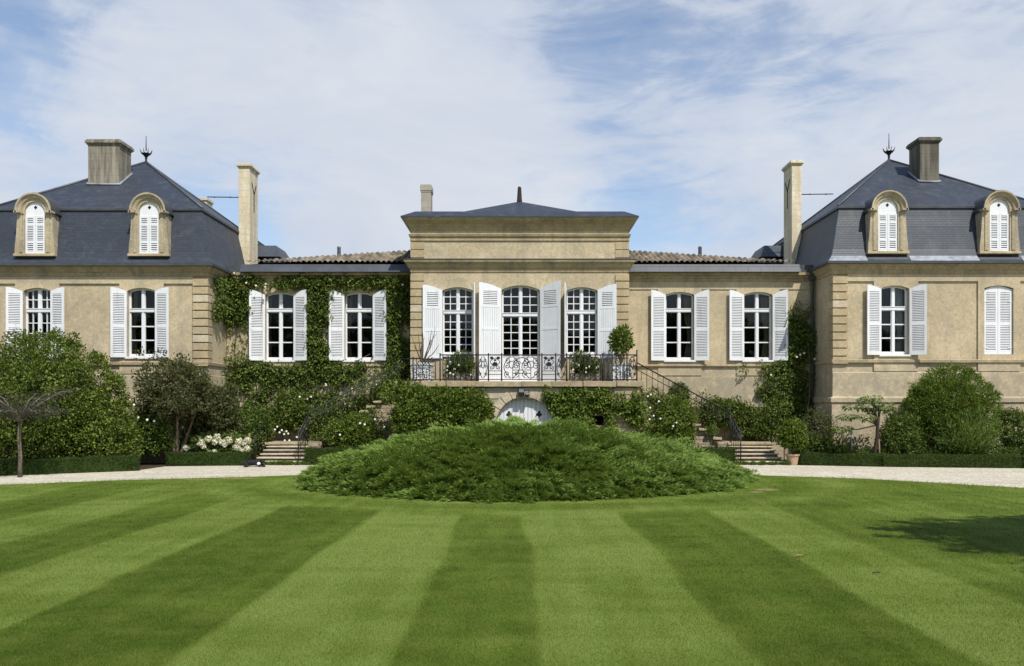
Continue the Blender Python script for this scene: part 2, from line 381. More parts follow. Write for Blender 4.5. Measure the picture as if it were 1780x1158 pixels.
# lawn and ground materials
def lawnmat(name, blade=False):
    m, nt, b = newmat(name); g = NT(nt); geo = g.n('ShaderNodeNewGeometry'); p = geo.outputs['Position']
    a = g.n('ShaderNodeAttribute', attribute_name='shade').outputs['Fac']
    d = g.n('ShaderNodeAttribute', attribute_name='dry').outputs['Fac']
    k = LAWN_K
    c = g.ramp(a, [(0, tuple(x*k for x in (.073, .122, .012))), (.5, tuple(x*k for x in (.134, .199, .028))), (1, tuple(x*k for x in (.218, .295, .064)))])
    f, _ = g.noise(p, 2.2, 6, .7); f2, _ = g.noise(p, 60, 3, .7)
    c = g.mix(g.ramp(f, [(.42, 0), (.7, .45)]), c, tuple(x*k for x in (.19, .22, .045)))
    c = g.mix(g.ramp(f2, [(.3, .4), (.55, 0)]), c, tuple(x*k for x in (.08, .12, .016)))
    c = g.mix(d, c, (.36, .27, .15))
    if blade:
        rnd = g.ramp(geo.outputs['Random Per Island'], [(0, .60), (.6, 1.02), (.93, 1.25), (1, 1.8)])
        c = g.mix(1.0, c, rnd, 'MULTIPLY')
    g.l(c, b.inputs['Base Color']); b.inputs['Roughness'].default_value = .8; b.inputs['Specular IOR Level'].default_value = .06
    if blade:
        tr = g.n('ShaderNodeBsdfTranslucent'); g.l(c, tr.inputs[0]); mx = g.n('ShaderNodeMixShader'); mx.inputs[0].default_value = .35
        g.l(b.outputs[0], mx.inputs[1]); g.l(tr.outputs[0], mx.inputs[2]); g.l(mx.outputs[0], nt.nodes['Material Output'].inputs[0])
    else: g.l(g.bump(f2, .6, .03), b.inputs['Normal'])
    return m
LAWN_K = .80
M['lawn'] = lawnmat('lawn_turf'); M['blade'] = lawnmat('grass_blades', True)
def gravelmat():
    m, nt, b = newmat('pale_gravel'); g = NT(nt); p = g.pos()
    v = g.n('ShaderNodeTexVoronoi'); g.l(p, v.inputs['Vector']); v.inputs['Scale'].default_value = 15
    f, _ = g.noise(p, 1.2, 5, .6); f2, _ = g.noise(p, 9, 4, .7)
    vs_ = g.sepz(v.outputs['Color']); c = g.mix(.75, (.53, .49, .395), g.ramp(vs_[0], [(0, .15), (1, .85)]), 'SOFT_LIGHT')
    c = g.mix(g.ramp(f, [(.4, 0), (.7, .6)]), c, (.42, .37, .28))
    c = g.mix(g.ramp(f2, [(.32, .5), (.45, 0)]), c, (.33, .28, .21))
    f3, _ = g.noise(g.mapv(p, (.25, 1.6, 1)), 1.0, 5, .6); c = g.mix(g.ramp(f3, [(.5, 0), (.62, .45)]), c, (.36, .32, .245))
    g.l(c, b.inputs['Base Color']); b.inputs['Roughness'].default_value = .95; b.inputs['Specular IOR Level'].default_value = .15
    g.l(g.bump(v.outputs['Distance'], .7, .02), b.inputs['Normal']); return m
M['gravel'] = gravelmat()
M['soil'] = plain('bed_soil', (.055, .042, .028), .98, .1, 0, .4, 7, .8)
M['field'] = plain('field', (.10, .14, .05), .95, .1, 0, .3, .3)
def tilemat():
    m, nt, b = newmat('canal_tile'); g = NT(nt); p = g.pos()
    rnd = g.n('ShaderNodeAttribute', attribute_name='tile').outputs['Fac']
    c = g.ramp(rnd, [(0, (.075, .062, .045)), (.35, (.15, .12, .08)), (.7, (.23, .18, .115)), (1, (.34, .28, .19))])
    f, _ = g.noise(p, 7, 5, .65)
    c = g.mix(g.ramp(f, [(.42, 0), (.62, .75)]), c, (.075, .07, .052))
    g.l(c, b.inputs['Base Color']); b.inputs['Roughness'].default_value = .95; return m
M['tile'] = tilemat()

# ------------------------------------------------------------------ building pieces
def ring(mb, x0, x1, y0, y1, prof, cap_top=False):
    """profile (out, z) swept round a rectangle"""
    n = len(prof); vs = []
    for o, z in prof:
        vs += [(x0-o, y0-o, z), (x1+o, y0-o, z), (x1+o, y1+o, z), (x0-o, y1+o, z)]
    fs = [(4*i+j, 4*i+(j+1) % 4, 4*i+4+(j+1) % 4, 4*i+4+j) for i in range(n-1) for j in range(4)]
    if cap_top: fs.append((4*n-4, 4*n-3, 4*n-2, 4*n-1))
    return mb.add(vs, fs)
def box_side(mb, x0, x1, y0, y1, z0, z1, front=False):
    v = [(x0,y0,z0),(x1,y0,z0),(x1,y1,z0),(x0,y1,z0),(x0,y0,z1),(x1,y0,z1),(x1,y1,z1),(x0,y1,z1)]
    f = [(1,2,6,5),(2,3,7,6),(3,0,4,7),(4,5,6,7)]
    if front: f.append((0,1,5,4))
    return mb.add(v, f)

def window(P, xc, w, zb, zs, zc, yw, zt, cu=1, ru=1, cl=1, rl=3, curtain=(), sill=True, door=False, jamb=.036, label=None):
    xa, xb = xc-w/2+.004, xc+w/2-.004; y0, y1 = yw+.15, yw+.23
    f = MB(); arc = arcpts(xa, xb, zs-.004, zc-.004)
    def bx(a, b, c, d, dy=0.0): f.box(a, b, y0+dy, y1, c, d)
    f.box(xa, xa+jamb, y0, y1, zb, zs); f.box(xb-jamb, xb, y0, y1, zb, zs)
    for i in range(len(arc)-1):
        (p, q), (u, v) = arc[i], arc[i+1]; f.prism_xz([(p, q-.055), (u, v-.055), (u, v), (p, q)], y0, y1)
    bx(xa+jamb, xb-jamb, zt-.045, zt+.065, -.03); bx(xa+jamb, xb-jamb, zt+.066, zt+.09, -.05); bx(xa+jamb, xb-jamb, zb, zb+.09, -.012)
    top = lambda x: arch_z(x, xa, xb, zs, zc)-.052
    ms = .045
    bx(xc-ms, xc+ms, zb+.09, zt-.045, -.014); bx(xc-ms, xc+ms, zt+.045, top(xc), -.014)
    for s in (-1, 1):                                   # leaf by leaf
        a, b = (xa+jamb, xc-ms) if s < 0 else (xc+ms, xb-jamb)
        st = .026
        zl = zb+1.0 if door else zb+.09
        if door:
            f.box(a, b, y0+.03, y1-.002, zb+.09, zl-.002); f.box(a+.08, b-.08, y0+.018, y0+.03, zb+.2, zl-.12)
        for (c, d, nc, nr, arched) in ((zl, zt-.045, cl, rl, False), (zt+.045, zs-.03, cu, ru, True)):
            bx(a, a+st, c, d if not arched else top(a+.02), .012); bx(b-st, b, c, d if not arched else top(b-.02), .012)
            bx(a+st, b-st, c, c+st, .012)
            if not arched: bx(a+st, b-st, d-st, d, .012)
            A, B = a+st, b-st; C, D = c+st, (d-st if not arched else top((a+b)/2))
            if door and not arched: C = c+st
            mw = .015 if nc > 1 else .022
            for i in range(1, nc):
                x = A+(B-A)*i/nc; bx(x-mw, x+mw, C, D if not arched else top(x), .02)
            for j in range(1, nr):
                z = C+(D-C)*j/nr; f.box(A, B, y0+.022, y1-.001, z-mw, z+mw)
    W = f.build('french_door' if door else 'window', M['white'], P)
    if label: W['label'] = label
    g = MB(); yy = y1-.012
    g.add([(xa+.02, yy, zb+.02), (xb-.02, yy, zb+.02)]+[(min(max(x, xa+.02), xb-.02), yy, z-.02) for x, z in reversed(arc)], [tuple(range(2+len(arc)))])
    g.build('pane', M['glass'], W)
    if sill:
        s = MB(); s.box(xa-.07, xb+.07, yw-.06, yw+.15, zb-.075, zb-.004); s.build('sill', M['white'], W, bevel=.006)
    for (u0, u1, z0, z1, mat) in curtain:               # gathered cloth inside the room
        c = MB(); n = 26; ys = yw+.45; vs = []
        for k in range(9):
            t = k/8; z = z1+(z0-z1)*t; pinch = 1-.42*math.exp(-((t-.62)/.22)**2)
            for i in range(n):
                u = i/(n-1); cx = u0 if abs(u0-xc) > abs(u1-xc) else u1
                x = cx+((u0+(u1-u0)*u)-cx)*pinch
                vs.append((x, ys+.05*math.sin(u*24)+.02*math.sin(u*61), z))
        c.smooth = True
        c.add(vs, [(k*n+i, k*n+i+1, (k+1)*n+i+1, (k+1)*n+i) for k in range(8) for i in range(n-1)])
        c.build('curtain', M[mat], W)
    return W

def shutter(P, xh, yw, side, w, zb, zin, zout, theta, style='louvre', off=.035):
    """hinged leaf; its arched head rises from zin (hinge) to zout (meeting edge)"""
    xf = Matrix.Translation((xh, yw-off, 0)) @ Matrix.Rotation(side*R(theta), 4, 'Z')
    sg = -side; t = .02
    def X(u): return sg*u
    hz = lambda u: zin+(zout-zin)*math.sin(min(1, u/w)*math.pi/2)
    f = MB(); st = .085
    def bx(u0, u1, z0, z1, tt=t): f.box(X(u0), X(u1), -tt, tt, z0, z1)
    def head(u0, u1, z0):
        n = 6
        for i in range(n):
            a, b = u0+(u1-u0)*i/n, u0+(u1-u0)*(i+1)/n
            pol = [(X(a), z0), (X(b), z0), (X(b), hz(b)), (X(a), hz(a))]
            f.prism_xz(pol if sg > 0 else pol[::-1], -t, t)
    zh = zin-.10
    bx(0, st, zb, zh); bx(w-st, w, zb, zh); head(0, w, zh)
    pan = []
    if style == 'louvre':
        zm = zb+(zh-zb)*.49
        bx(st, w-st, zb, zb+.13); bx(st, w-st, zm-.06, zm+.06)
        pan = [(zb+.13, zm-.06), (zm+.06, zh)]
    else:                                               # boarded leaf with a louvred head panel
        zl = zh-.62
        n = 8
        for i in range(n):
            a = st+(w-2*st)*i/n; b = st+(w-2*st)*(i+1)/n
            f.box(X(a+.004), X(b-.004), -t*.6, t*.6, zb, zl)
        bx(st, w-st, zl, zl+.07); bx(st+.002, w-st-.002, zb+.002, zb+.14, t*1.15); bx(st+.002, w-st-.002, zl-.86, zl-.76, t*1.05)
        pan = [(zl+.07, zh)]; st2 = .16
        bx(st, st2, zl+.07, zh); bx(w-st2, w-st, zl+.07, zh); st = st2
    S = f.build('shutter', M['white'], P, xf)
    l = MB()
    for z0, z1 in pan:
        k = max(2, int((z1-z0)/.062))
        for i in range(k):
            z = z0+(z1-z0)*(i+.5)/k
            tl = .53 if theta < 40 else -.53
            l.obox((X(w/2), 0, z), ((1,0,0), (0,.85,-tl), (0,tl,.85)), ((w-2*st)/2+.004, .0045, .036))
    l.build('louvre_slats', M['louvre'], S, xf)
    for z in (zb+.25, zin-.45):
        h = MB(); h.box(X(-.01), X(.16), -t-.012, -t, z-.015, z+.015); h.build('strap_hinge', M['white'], S, xf)
    return S

def quoins(P, x0, x1, yf, yb, z0, z1, n, pale=(), alt=0):
    m = MB(); h = (z1-z0)/n
    for i in range(n):
        m.cur = 1 if i in pale else 0
        e = alt*(i % 2)
        m.box(x0, x1, yf, yb+e, z0+h*i+.020, z0+h*(i+1)-.020)
    o = m.build('quoin', [M['quoin'], M['quoin2']], P, bevel=.012); return o

def dormer(P, xc, zb, yd, yroof):
    """stone dormer with flared feet, round hood and louvred doors; zb = sill"""
    zs = zb+1.58; r_in = .37; ro = .57
    k = 10
    outer = [(-.745, zb), (-.74, zb+.2), (-.73, zb+.36), (-.70, zb+.58), (-.68, zb+.9), (-.645, zs-.12), (-.57, zs)]
    outer += [(-ro*math.cos(math.pi*i/k), zs+ro*math.sin(math.pi*i/k)) for i in range(1, k)]
    outer += [(-x, z) for x, z in reversed(outer[:7])]
    inner = [(-r_in, z) for _, z in outer[:7]]+[(-r_in*math.cos(math.pi*i/k), zs+r_in*math.sin(math.pi*i/k)) for i in range(1, k)]
    inner += [(-x, z) for x, z in reversed(inner[:7])]
    m = MB(); n = len(outer); ri = yd+.16
    vs = [(xc+x, yd, z) for x, z in outer]+[(xc+x, yd, z) for x, z in inner]+[(xc+x, yroof, z) for x, z in outer]+[(xc+x, ri, z) for x, z in inner]
    fs = []
    for i in range(n-1): fs += [(i, n+i, n+i+1, i+1), (i, i+1, 2*n+i+1, 2*n+i), (n+i, 3*n+i, 3*n+i+1, n+i+1)]
    m.add(vs, fs)
    for s in (-1, 1):
        m.box(xc+s*.44, xc+s*.56, yd-.03, yd-.002, zb+.05, zs-.1)           # pilaster strip
        m.box(xc+s*.40, xc+s*.66, yd-.06, yd+.3, zs-.1, zs-.076)            # impost
    D = m.build('dormer', M['dormer'], P)
    h = MB(); prof = [(.45, -.01), (.49, -.06), (.56, -.08), (.61, -.15), (.665, -.15), (.665, .1)]
    vs = []; a0 = R(-6)
    kk = 20
    for i in range(kk+1):
        a = a0+(math.pi-2*a0)*i/kk
        for rr, dy in prof: vs.append((xc+rr*math.cos(a), yd+dy, zs+rr*math.sin(a)))
    q = len(prof)
    h.add(vs, [(i*q+j, i*q+j+1, (i+1)*q+j+1, (i+1)*q+j) for i in range(kk) for j in range(q-1)]+[tuple(range(q)), tuple(range(kk*q, kk*q+q))])
    for s in (-1, 1): h.box(xc+s*.46, xc+s*.70, yd-.15, yd+.1, zs-.075, zs-.0)
    h.build('arched_hood', M['dormer'], D)
    rf = MB(); vs = []
    for i in range(kk+1):
        a = math.pi*i/kk
        for yy in (yd-.1, yroof+.5): vs.append((xc+.68*math.cos(a), yy, zs+.68*math.sin(a)))
    rf.add(vs, [(2*i, 2*i+1, 2*i+3, 2*i+2) for i in range(kk)])
    for s in (-1, 1): rf.box(xc+s*.5, xc+s*.74, yd+.1, yroof, zs-.06, zs+.02)
    rf.build('roof', M['lead'], D)
    s = MB(); s.box(xc-.77, xc+.77, yd-.06, yd+.2, zb-.09, zb); s.build('sill', M['trim'], D, bevel=.01)
    b = MB(); b.prism_xz([(xc-r_in+.004, zs-.16), (xc+r_in-.004, zs-.16)]+[(xc+(r_in-.004)*math.cos(math.pi*i/16), zs+(r_in-.004)*math.sin(math.pi*i/16)) for i in range(17)], yd+.07, yd+.11)
    B = b.build('arched_board', M['white'], D)
    d = MB(); zc = zs+.16
    d.prism_xz([(xc-.065, zc), (xc, zc-.075), (xc+.065, zc), (xc, zc+.075)], yd+.062, yd+.069); d.build('diamond_hole_black', M['iron'], B)  # black plate stands for the dark seen through a diamond hole
    for sd in (-1, 1):
        f = MB(); l = MB(); x0, x1 = (xc-r_in+.006, xc-.004) if sd < 0 else (xc+.004, xc+r_in-.006)
        z0, z1 = zb+.02, zs-.17; st = .07
        f.box(x0, x0+st, yd+.04, yd+.08, z0, z1); f.box(x1-st, x1, yd+.04, yd+.08, z0, z1)
        rails = [z0, z0+.38, z1-.36, z1-.07]
        for z in rails: f.box(x0+st, x1-st, yd+.035, yd+.078, z, z+.07)
        S = f.build('shutter', M['white'], D)
        for a, c in zip(rails[:-1], rails[1:]):
            a += .07; q = max(2, int((c-a)/.062))
            for i in range(q):
                l.obox(((x0+x1)/2, yd+.06, a+(c-a)*(i+.5)/q), ((1,0,0), (0,.85,-.53), (0,.53,.85)), ((x1-x0)/2-st+.003, .0045, .036))
        l.build('louvre_slats', M['louvre'], S)
    return D

def chimney(P, x0, x1, y0, y1, z0, z1, mat, cap=.09, ch=.16):
    m = MB(); m.box(x0, x1, y0, y1, z0, z1-ch-.06)
    m.box(x0-cap*.45, x1+cap*.45, y0-cap*.45, y1+cap*.45, z1-ch-.06, z1-ch)
    C = m.build('chimney', M[mat], P, bevel=.012)
    c = MB(); c.box(x0-cap, x1+cap, y0-cap, y1+cap, z1-ch, z1-.05); c.box(x0-cap*.6, x1+cap*.6, y0-cap*.6, y1+cap*.6, z1-.05, z1)
    c.build('chimney_cap', M[mat], C, bevel=.015)
    return C

YP, YW, YC = 30.1, 32.0, 30.8
# ------------------------------------------------------------------ corner pavilions
def pavilion(xi, xo, xcR, dz, label, wins, groove, chim, tall, dorm, strip):
    """xi / xo: inner and outer wall lines"""
    x0, x1 = min(xi, xo), max(xi, xo); sg = 1 if xi > 0 else -1
    P = empty('corner_pavilion', ((x0+x1)/2, YP, 0), label, 'pavilion', 'corner pavilions of the country house')
    y0, yb = YP, 39.1; ze = 7.47+dz; zf = 6.79+dz
    ops = [(c-w/2, c+w/2, zb, zs, zc) for (c, w, zb, zs, zc, *_) in wins]
    w = MB(); w.slab(x0, x1, 0, ze, y0+.06, y0+.4, ops, edges=False)
    qx = xi+sg*.54                                      # inner edge of the quoins
    a, b = (qx, x1) if sg > 0 else (x0, qx)
    w.slab(a, b, zf, ze-.2, y0, y0+.06)
    for i, (xa, xb) in enumerate(groove):
        w.slab(xa, xb, 3.86+dz, zf, y0, y0+.06, [o for o in ops if xa < (o[0]+o[1])/2 < xb])
        w.slab(xa, xb, 3.42+dz, 3.74+dz, y0, y0+.06)
    box_side(w, x0, x1, y0+.06, yb, 0, ze)
    w.build('wall', M['wall'], P)
    c = MB(); ring(c, x0, x1, y0, yb, [(.0, 3.74+dz), (.05, 3.75+dz), (.07, 3.85+dz), (.0, 3.87+dz)])
    c.build('sill_course', M['trim'], P)
    c = MB(); ring(c, x0, x1, y0, yb, [(.075, 0), (.075, 2.22+dz), (.13, 2.27+dz), (.13, 2.42+dz), (.03, 2.48+dz), (.018, 3.36+dz), (-.05, 3.4+dz)])
    c.build('plinth', M['wall'], P)
    c = MB(); ring(c, x0, x1, y0, yb, [(-.02, ze-.42), (.035, ze-.40), (.05, ze-.28), (.09, ze-.25), (.15, ze-.15), (.22, ze-.09), (.22, ze-.03), (-.1, ze-.03)])
    c.build('cornice', M['cornice'], P)
    quoins(P, *( (xi-.03, qx) if sg > 0 else (qx, xi+.03)), y0-.05, y0+.42, 3.68+dz, 6.98+dz, 11, (7,) if sg > 0 else (3, 8))
    quoins(P, *( (xo-.54, xo+.03) if sg > 0 else (xo-.03, xo+.54)), y0-.03, y0+.42, 3.68+dz, 6.98+dz, 11)
    # roof: bell-cast mansard below, pyramid above
    r = MB(); zk = 9.65+dz
    ring(r, x0, x1, y0, yb, [(.28, ze-.03), (.29, ze+.02), (.20, ze+.10), (.08, ze+.28), (.0, ze+.52), (-.10, ze+.95), (-.20, ze+1.4), (-.30, ze+1.8), (-.38, zk)])
    Rf = r.build('roof', M['slate'], P)
    u = MB(); ax = xcR; ay = 34.6; az = 12.68+dz
    i0, i1, j0, j1 = x0+.32, x1-.32, y0+.32, yb-.32
    u.add([(i0,j0,zk+.03),(i1,j0,zk+.03),(i1,j1,zk+.03),(i0,j1,zk+.03),(ax,ay,az)], [(0,1,4),(1,2,4),(2,3,4),(3,0,4)])
    u.build('upper_roof', M['slate'], Rf)
    k = MB(); ring(k, x0, x1, y0, yb, [(-.38, zk-.06), (-.31, zk-.05), (-.30, zk+.03), (-.36, zk+.06)]); k.build('roof_moulding', M['lead'], Rf)
    hp = MB()
    for px, py in ((i0, j0), (i1, j0), (i1, j1), (i0, j1)):
        hp.tube([(px, py, zk+.05), (ax, ay, az+.02)], .045, 6)
    hp.build('hip_roll', M['lead'], Rf)
    g = MB(); ring(g, x0, x1, y0, yb, [(.24, ze-.07), (.31, ze-.06), (.32, ze+.03), (.27, ze+.035)]); g.build('gutter', M['lead'], P)
    if strip:
        za = [x0-.285]; zb_ = []
        for dx in sorted(dorm): zb_.append(dx-.80); za.append(dx+.80)
        zb_.append(x1+.285)
        for a_, b_ in zip(za, zb_):
            z = MB(); pr = [(.292, ze+.036), (.25, ze+.075), (.208, ze+.118), (.16, ze+.175), (.112, ze+.25)]; vs = []
            for o_, zq in pr: vs += [(a_+(.292-o_ if a_ == za[0] else 0), y0-o_-.006, zq), (b_-(.292-o_ if b_ == zb_[-1] else 0), y0-o_-.006, zq)]
            z.add(vs, [(2*i, 2*i+1, 2*i+3, 2*i+2) for i in range(len(pr)-1)]); z.build('zinc_flashing', M['zinc'], Rf)
    for dx in dorm: dormer(P, dx, 7.87+dz, y0-.17, y0+1.0)
    # finial: ball, flared spiked crown, thin lightning rod
    f = MB(); f.lathe((ax, ay, az-.12), [(.12, 0), (.09, .12), (.045, .18), (.04, .26), (.06, .29), (.035, .32), (.10, .40), (.18, .50), (.10, .52), (.02, .54)], 12)
    for q in range(8):
        w_ = 2*math.pi*q/8; cs, sn = math.cos(w_), math.sin(w_)
        f.tube([(ax+.15*cs, ay+.15*sn, az+.34), (ax+.22*cs, ay+.22*sn, az+.44), (ax+.26*cs, ay+.26*sn, az+.55)], [.02, .016, .004], 5)
    F_ = f.build('finial', M['iron'], P)
    rd = MB(); rd.tube([(ax, ay, az+.5), (ax, ay, az+1.15)], [.024, .012], 5); rd.build('lightning_rod', M['iron'], F_)
    cx0, cx1, cy0, cy1, ct, cm = chim
    C = chimney(P, cx0, cx1, cy0, cy1, 10.6+dz, ct, cm)
    fl = MB(); zz = lambda y: zk+.03+(az-zk-.03)*(y-j0)/(ay-j0)
    fl.tube([(cx0-.03, cy1, zz(cy1)+.03), (cx0-.03, cy0-.02, zz(cy0)+.03), (cx1+.03, cy0-.02, zz(cy0)+.03), (cx1+.03, cy1, zz(cy1)+.03)], .05, 5); fl.build('lead_flashing', M['zinc'], C)
    tx0, tx1, ty0, ty1, tt = tall
    T = chimney(P, tx0, tx1, ty0, ty1, 7.3, tt, 'ashlar', .08, .14); T['label'] = 'tall pale ashlar chimney at the side of the roof'
    ye = (ty0+ty1)/2; xe = tx1+.012 if sg < 0 else tx0-.012; xn = .02*sg
    br = MB(); br.box(xe-.012, xe+.012, ye-.02, ye+.02, tt-1.95, tt-1.15)
    for s_ in (-1, 1): br.tube([(xe, ye, tt-1.2), (xe, ye+s_*.28, tt-.75)], .022, 4)
    br.build('iron_brace', M['iron'], T)
    ti = MB(); zt = tt-1.32; xr = (tx0 if sg < 0 else tx1)
    ti.tube([(xr, ye, zt), (xr+sg*1.55, ye, zt+.02)], .022, 5)
    for q in (.35, .8): ti.ball((xr+sg*1.55*q, ye, zt+.01), .035, 5)
    ti.build('tie_rod', M['iron'], T)
    # low slate roof over the rear bay of the pavilion
    s = MB(); rx0, rx1 = (xi-.75, xi) if sg > 0 else (xi, xi+.75)
    s.box(rx0+.1, rx1-.0, 36.4, 38.6, 7.3, 8.85); rb = s.build('rear_bay', M['slate_low'], P)
    s = MB(); e0, e1 = (rx0-.12, rx1+.3) if sg > 0 else (rx0-.3, rx1+.12)
    t0, t1 = (rx0+.2, rx1+.45) if sg > 0 else (rx0-.45, rx1-.2)
    s.add([(e0,36.2,8.85),(e1,36.2,8.85),(e1,38.8,8.85),(e0,38.8,8.85),(t0,36.75,9.45),(t1,36.75,9.45),(t1,38.2,9.45),(t0,38.2,9.45)],
          [(0,1,5,4),(1,2,6,5),(2,3,7,6),(3,0,4,7),(4,5,6,7),(3,2,1,0)]); s.build('bay_roof', M['slate_low'], rb)
    it = MB(); it.box(x0+.5, x1-.5, y0+1.7, yb-.6, 1.0, ze-.1); it.build('room_shade_box', M['dark'], P)  # closed near-black box: darkness of the rooms put into its colour
    return P

zw = lambda dz: (4.05+dz, 6.52+dz, 6.63+dz)
d = 0.0
PR = pavilion(11.72, 20.2, 15.87, 0, 'right end stone pavilion with a narrow dark chimney and pale zinc strip above its eaves',
    [(14.03, 1.06, *zw(d)), (17.92, 1.09, *zw(d))], [(13.25, 14.9), (17.14, 18.72)],
    (16.13, 16.9, 32.43, 33.35, 12.95, 'oldstone2'), (11.63, 12.05, 34.4, 35.45, 12.62), (13.70, 17.85), True)
window(PR, 14.03, 1.06, *zw(0), YP, 5.77, curtain=[(14.16, 14.58, 4.1, 6.6, 'net')])
shutter(PR, 13.5, YP, -1, .56, 4.03, 6.50, 6.64, 172); shutter(PR, 14.56, YP, 1, .58, 4.03, 6.50, 6.64, 150)
for s_, xh in ((-1, 17.385), (1, 18.455)): shutter(PR, xh, YP, s_, .53, 4.06, 6.48, 6.62, 0, off=-.09)
dl = -.09
PL = pavilion(-11.66, -20.3, -16.04, dl, 'left end stone pavilion with a wide lichened chimney and dark slates to its eaves',
    [(-14.13, 1.06, *zw(dl)), (-18.02, 1.04, *zw(dl))], [(-14.95, -13.3), (-18.85, -17.2)],
    (-17.36, -16.1, 32.4, 33.4, 12.85, 'oldstone'), (-12.0, -11.53, 34.4, 35.5, 12.5), (-13.78, -18.02), False)
window(PL, -14.13, 1.06, *zw(dl), YP, 5.70, curtain=[(-14.64, -14.45, 4.0, 6.5, 'curtain')])
window(PL, -18.02, 1.04, *zw(dl), YP, 5.70, curtain=[(-18.5, -18.3, 4.0, 6.5, 'curtain')], cu=2, ru=2, cl=2, rl=4)
shutter(PL, -14.66, YP, -1, .56, 3.94, 6.41, 6.55, 168); shutter(PL, -13.6, YP, 1, .54, 3.94, 6.41, 6.55, 172)
shutter(PL, -18.54, YP, -1, .56, 3.94, 6.41, 6.55, 166); shutter(PL, -17.5, YP, 1, .54, 3.94, 6.41, 6.55, 173)
m = MB(); m.box(-14.82, -14.45, 37.2, 37.9, 9.6, 11.62); m.box(-14.87, -14.40, 37.15, 37.95, 11.62, 11.75); m.build('chimney', M['ashlar'], PL, bevel=.012)

# ------------------------------------------------------------------ side wings
def wing(sg, label, wins):
    P = empty('side_wing', (sg*7.9, YW, 0), label, 'wing', 'low wings either side of the central block')
    x0, x1 = (4.16, 11.70) if sg > 0 else (-11.64, -4.14)
    y0 = YW; ze = 7.42; zf = 6.76; zb, zs, zc = 3.95, 6.55, 6.66
    ops = [(c-.57, c+.57, zb, zs, zc) for c, _ in wins]
    w = MB(); w.slab(x0, x1, 0, ze, y0+.035, y0+.4, ops, edges=False); w.slab(x0, x1, zf, ze-.15, y0, y0+.035)
    for (c, _), o in zip(wins, ops):
        w.slab(c-.86, c+.86, 3.78, zf, y0, y0+.035, [o]); w.slab(c-.86, c+.86, 3.34, 3.70, y0, y0+.035)
    w.build('wall', M['wall'], P)
    t = MB(); t.box(x0, x1, y0-.06, y0+.035, 3.70, 3.78); t.build('sill_course', M['trim'], P, bevel=.01)
    t = MB(); t.box(x0, x1, y0-.05, y0+.03, 0, 3.28); t.box(x0, x1, y0-.10, y0-.05, 2.08, 2.22); t.build('plinth', M['wall'], P, bevel=.01)
    t = MB()
    for pr in ([(.05, ze-.34), (.05, ze-.22)], [(.1, ze-.22), (.1, ze-.12)], [(.2, ze-.12), (.2, ze-.02)]):
        o = pr[0][0]; t.box(x0, x1, y0-o, y0+.3, pr[0][1], pr[1][1])
    t.build('cornice', M['cornice'], P)
    # slate-clad gutter slope
    xe = x1-.65 if sg > 0 else x0+.65
    a, b = (x0, xe) if sg > 0 else (xe, x1)
    g = MB(); g.add([(a,y0-.38,ze-.02),(b,y0-.38,ze-.02),(b,y0-.2,ze+.30),(a,y0-.2,ze+.30),(a,y0+.3,ze-.02),(b,y0+.3,ze-.02),(b,y0+.3,ze+.30),(a,y0+.3,ze+.30)],
        [(0,1,2,3),(3,2,6,7),(4,5,1,0),(0,3,7,4),(1,5,6,2)])
    g.build('slate_gutter', M['slate_low'], P)
    if sg > 0: b2 = (xe, x1)
    else: b2 = (x0, xe)
    g = MB(); g.box(b2[0], b2[1], y0-.2, y0+.3, ze-.02, ze+.28); g.build('corner_gutter', M['lead'], P)
    # canal tile roof: real half-round rows, hip falling towards the pavilion
    pit, cr = .21, .42; xA, xB = 4.2, 10.95; nx = int((xB-xA)/pit*8); yE = y0-.24; depth = 2.95; ny = 84
    X = np.linspace(xA, xB, nx+1); V = np.linspace(0, depth, ny+1)
    gx, gv = np.meshgrid(X, V, indexing='ij')
    ph = (gx-xA)/pit; row = np.floor(ph); cover = np.abs(np.sin(ph*math.pi))
    tv = (gv+.13*(np.floor(ph) % 2))/cr; fr = tv-np.floor(tv)
    jit = np.sin(row*12.9898+np.floor(tv)*78.233)*43758.5453; jit -= np.floor(jit)
    z = 7.76+.35*gv+cover*.075+(1-fr)*.028+jit*.014
    vv = np.stack([sg*gx, yE+gv, z], -1).reshape(-1, 3)
    i, j = np.meshgrid(np.arange(nx), np.arange(ny), indexing='ij'); n1 = ny+1
    keep = (V[j] <= depth*(1-(X[i]-4.3)/(xB-4.3))+.05)
    i, j = i[keep], j[keep]
    fc = np.stack([i*n1+j, (i+1)*n1+j, (i+1)*n1+j+1, i*n1+j+1], 1)
    if sg < 0: fc = fc[:, ::-1]
    fast_mesh('tile_roof', vv, fc, M['tile'], P, attr={'tile': jit.reshape(-1)})
    # far slope of the hip
    h = MB(); h.add([(sg*4.2,yE+depth-.02,8.74),(sg*10.9,yE+.05,7.70),(sg*10.9,38,7.5),(sg*4.2,38,7.7)], [(0,1,2,3)]); h.build('rear_roof', M['tile'], P)
    f = MB(); f.lathe((sg*7.62, 34.0, 8.0), [(.09, 0), (.075, .78), (.09, .8), (.06, .86)], 8); f.build('roof_vent', M['lead'], P)
    it = MB(); it.box(x0+.1, x1-.1, y0+1.6, 37.6, 1.0, 7.3); it.build('room_shade_box', M['dark'], P)  # near-black box behind the windows, coloured as unlit rooms
    for c, cu in wins:
        window(P, c, 1.14, zb, zs, zc, y0, 5.93, curtain=cu)
        shutter(P, c-.57, y0, -1, .6, 3.93, 6.53, 6.72, random.uniform(163, 169) if sg < 0 else random.uniform(169, 174))
        shutter(P, c+.57, y0, 1, .58, 3.93, 6.53, 6.72, random.uniform(158, 165) if sg < 0 else random.uniform(160, 170))
    return P
cb = 'curtain'
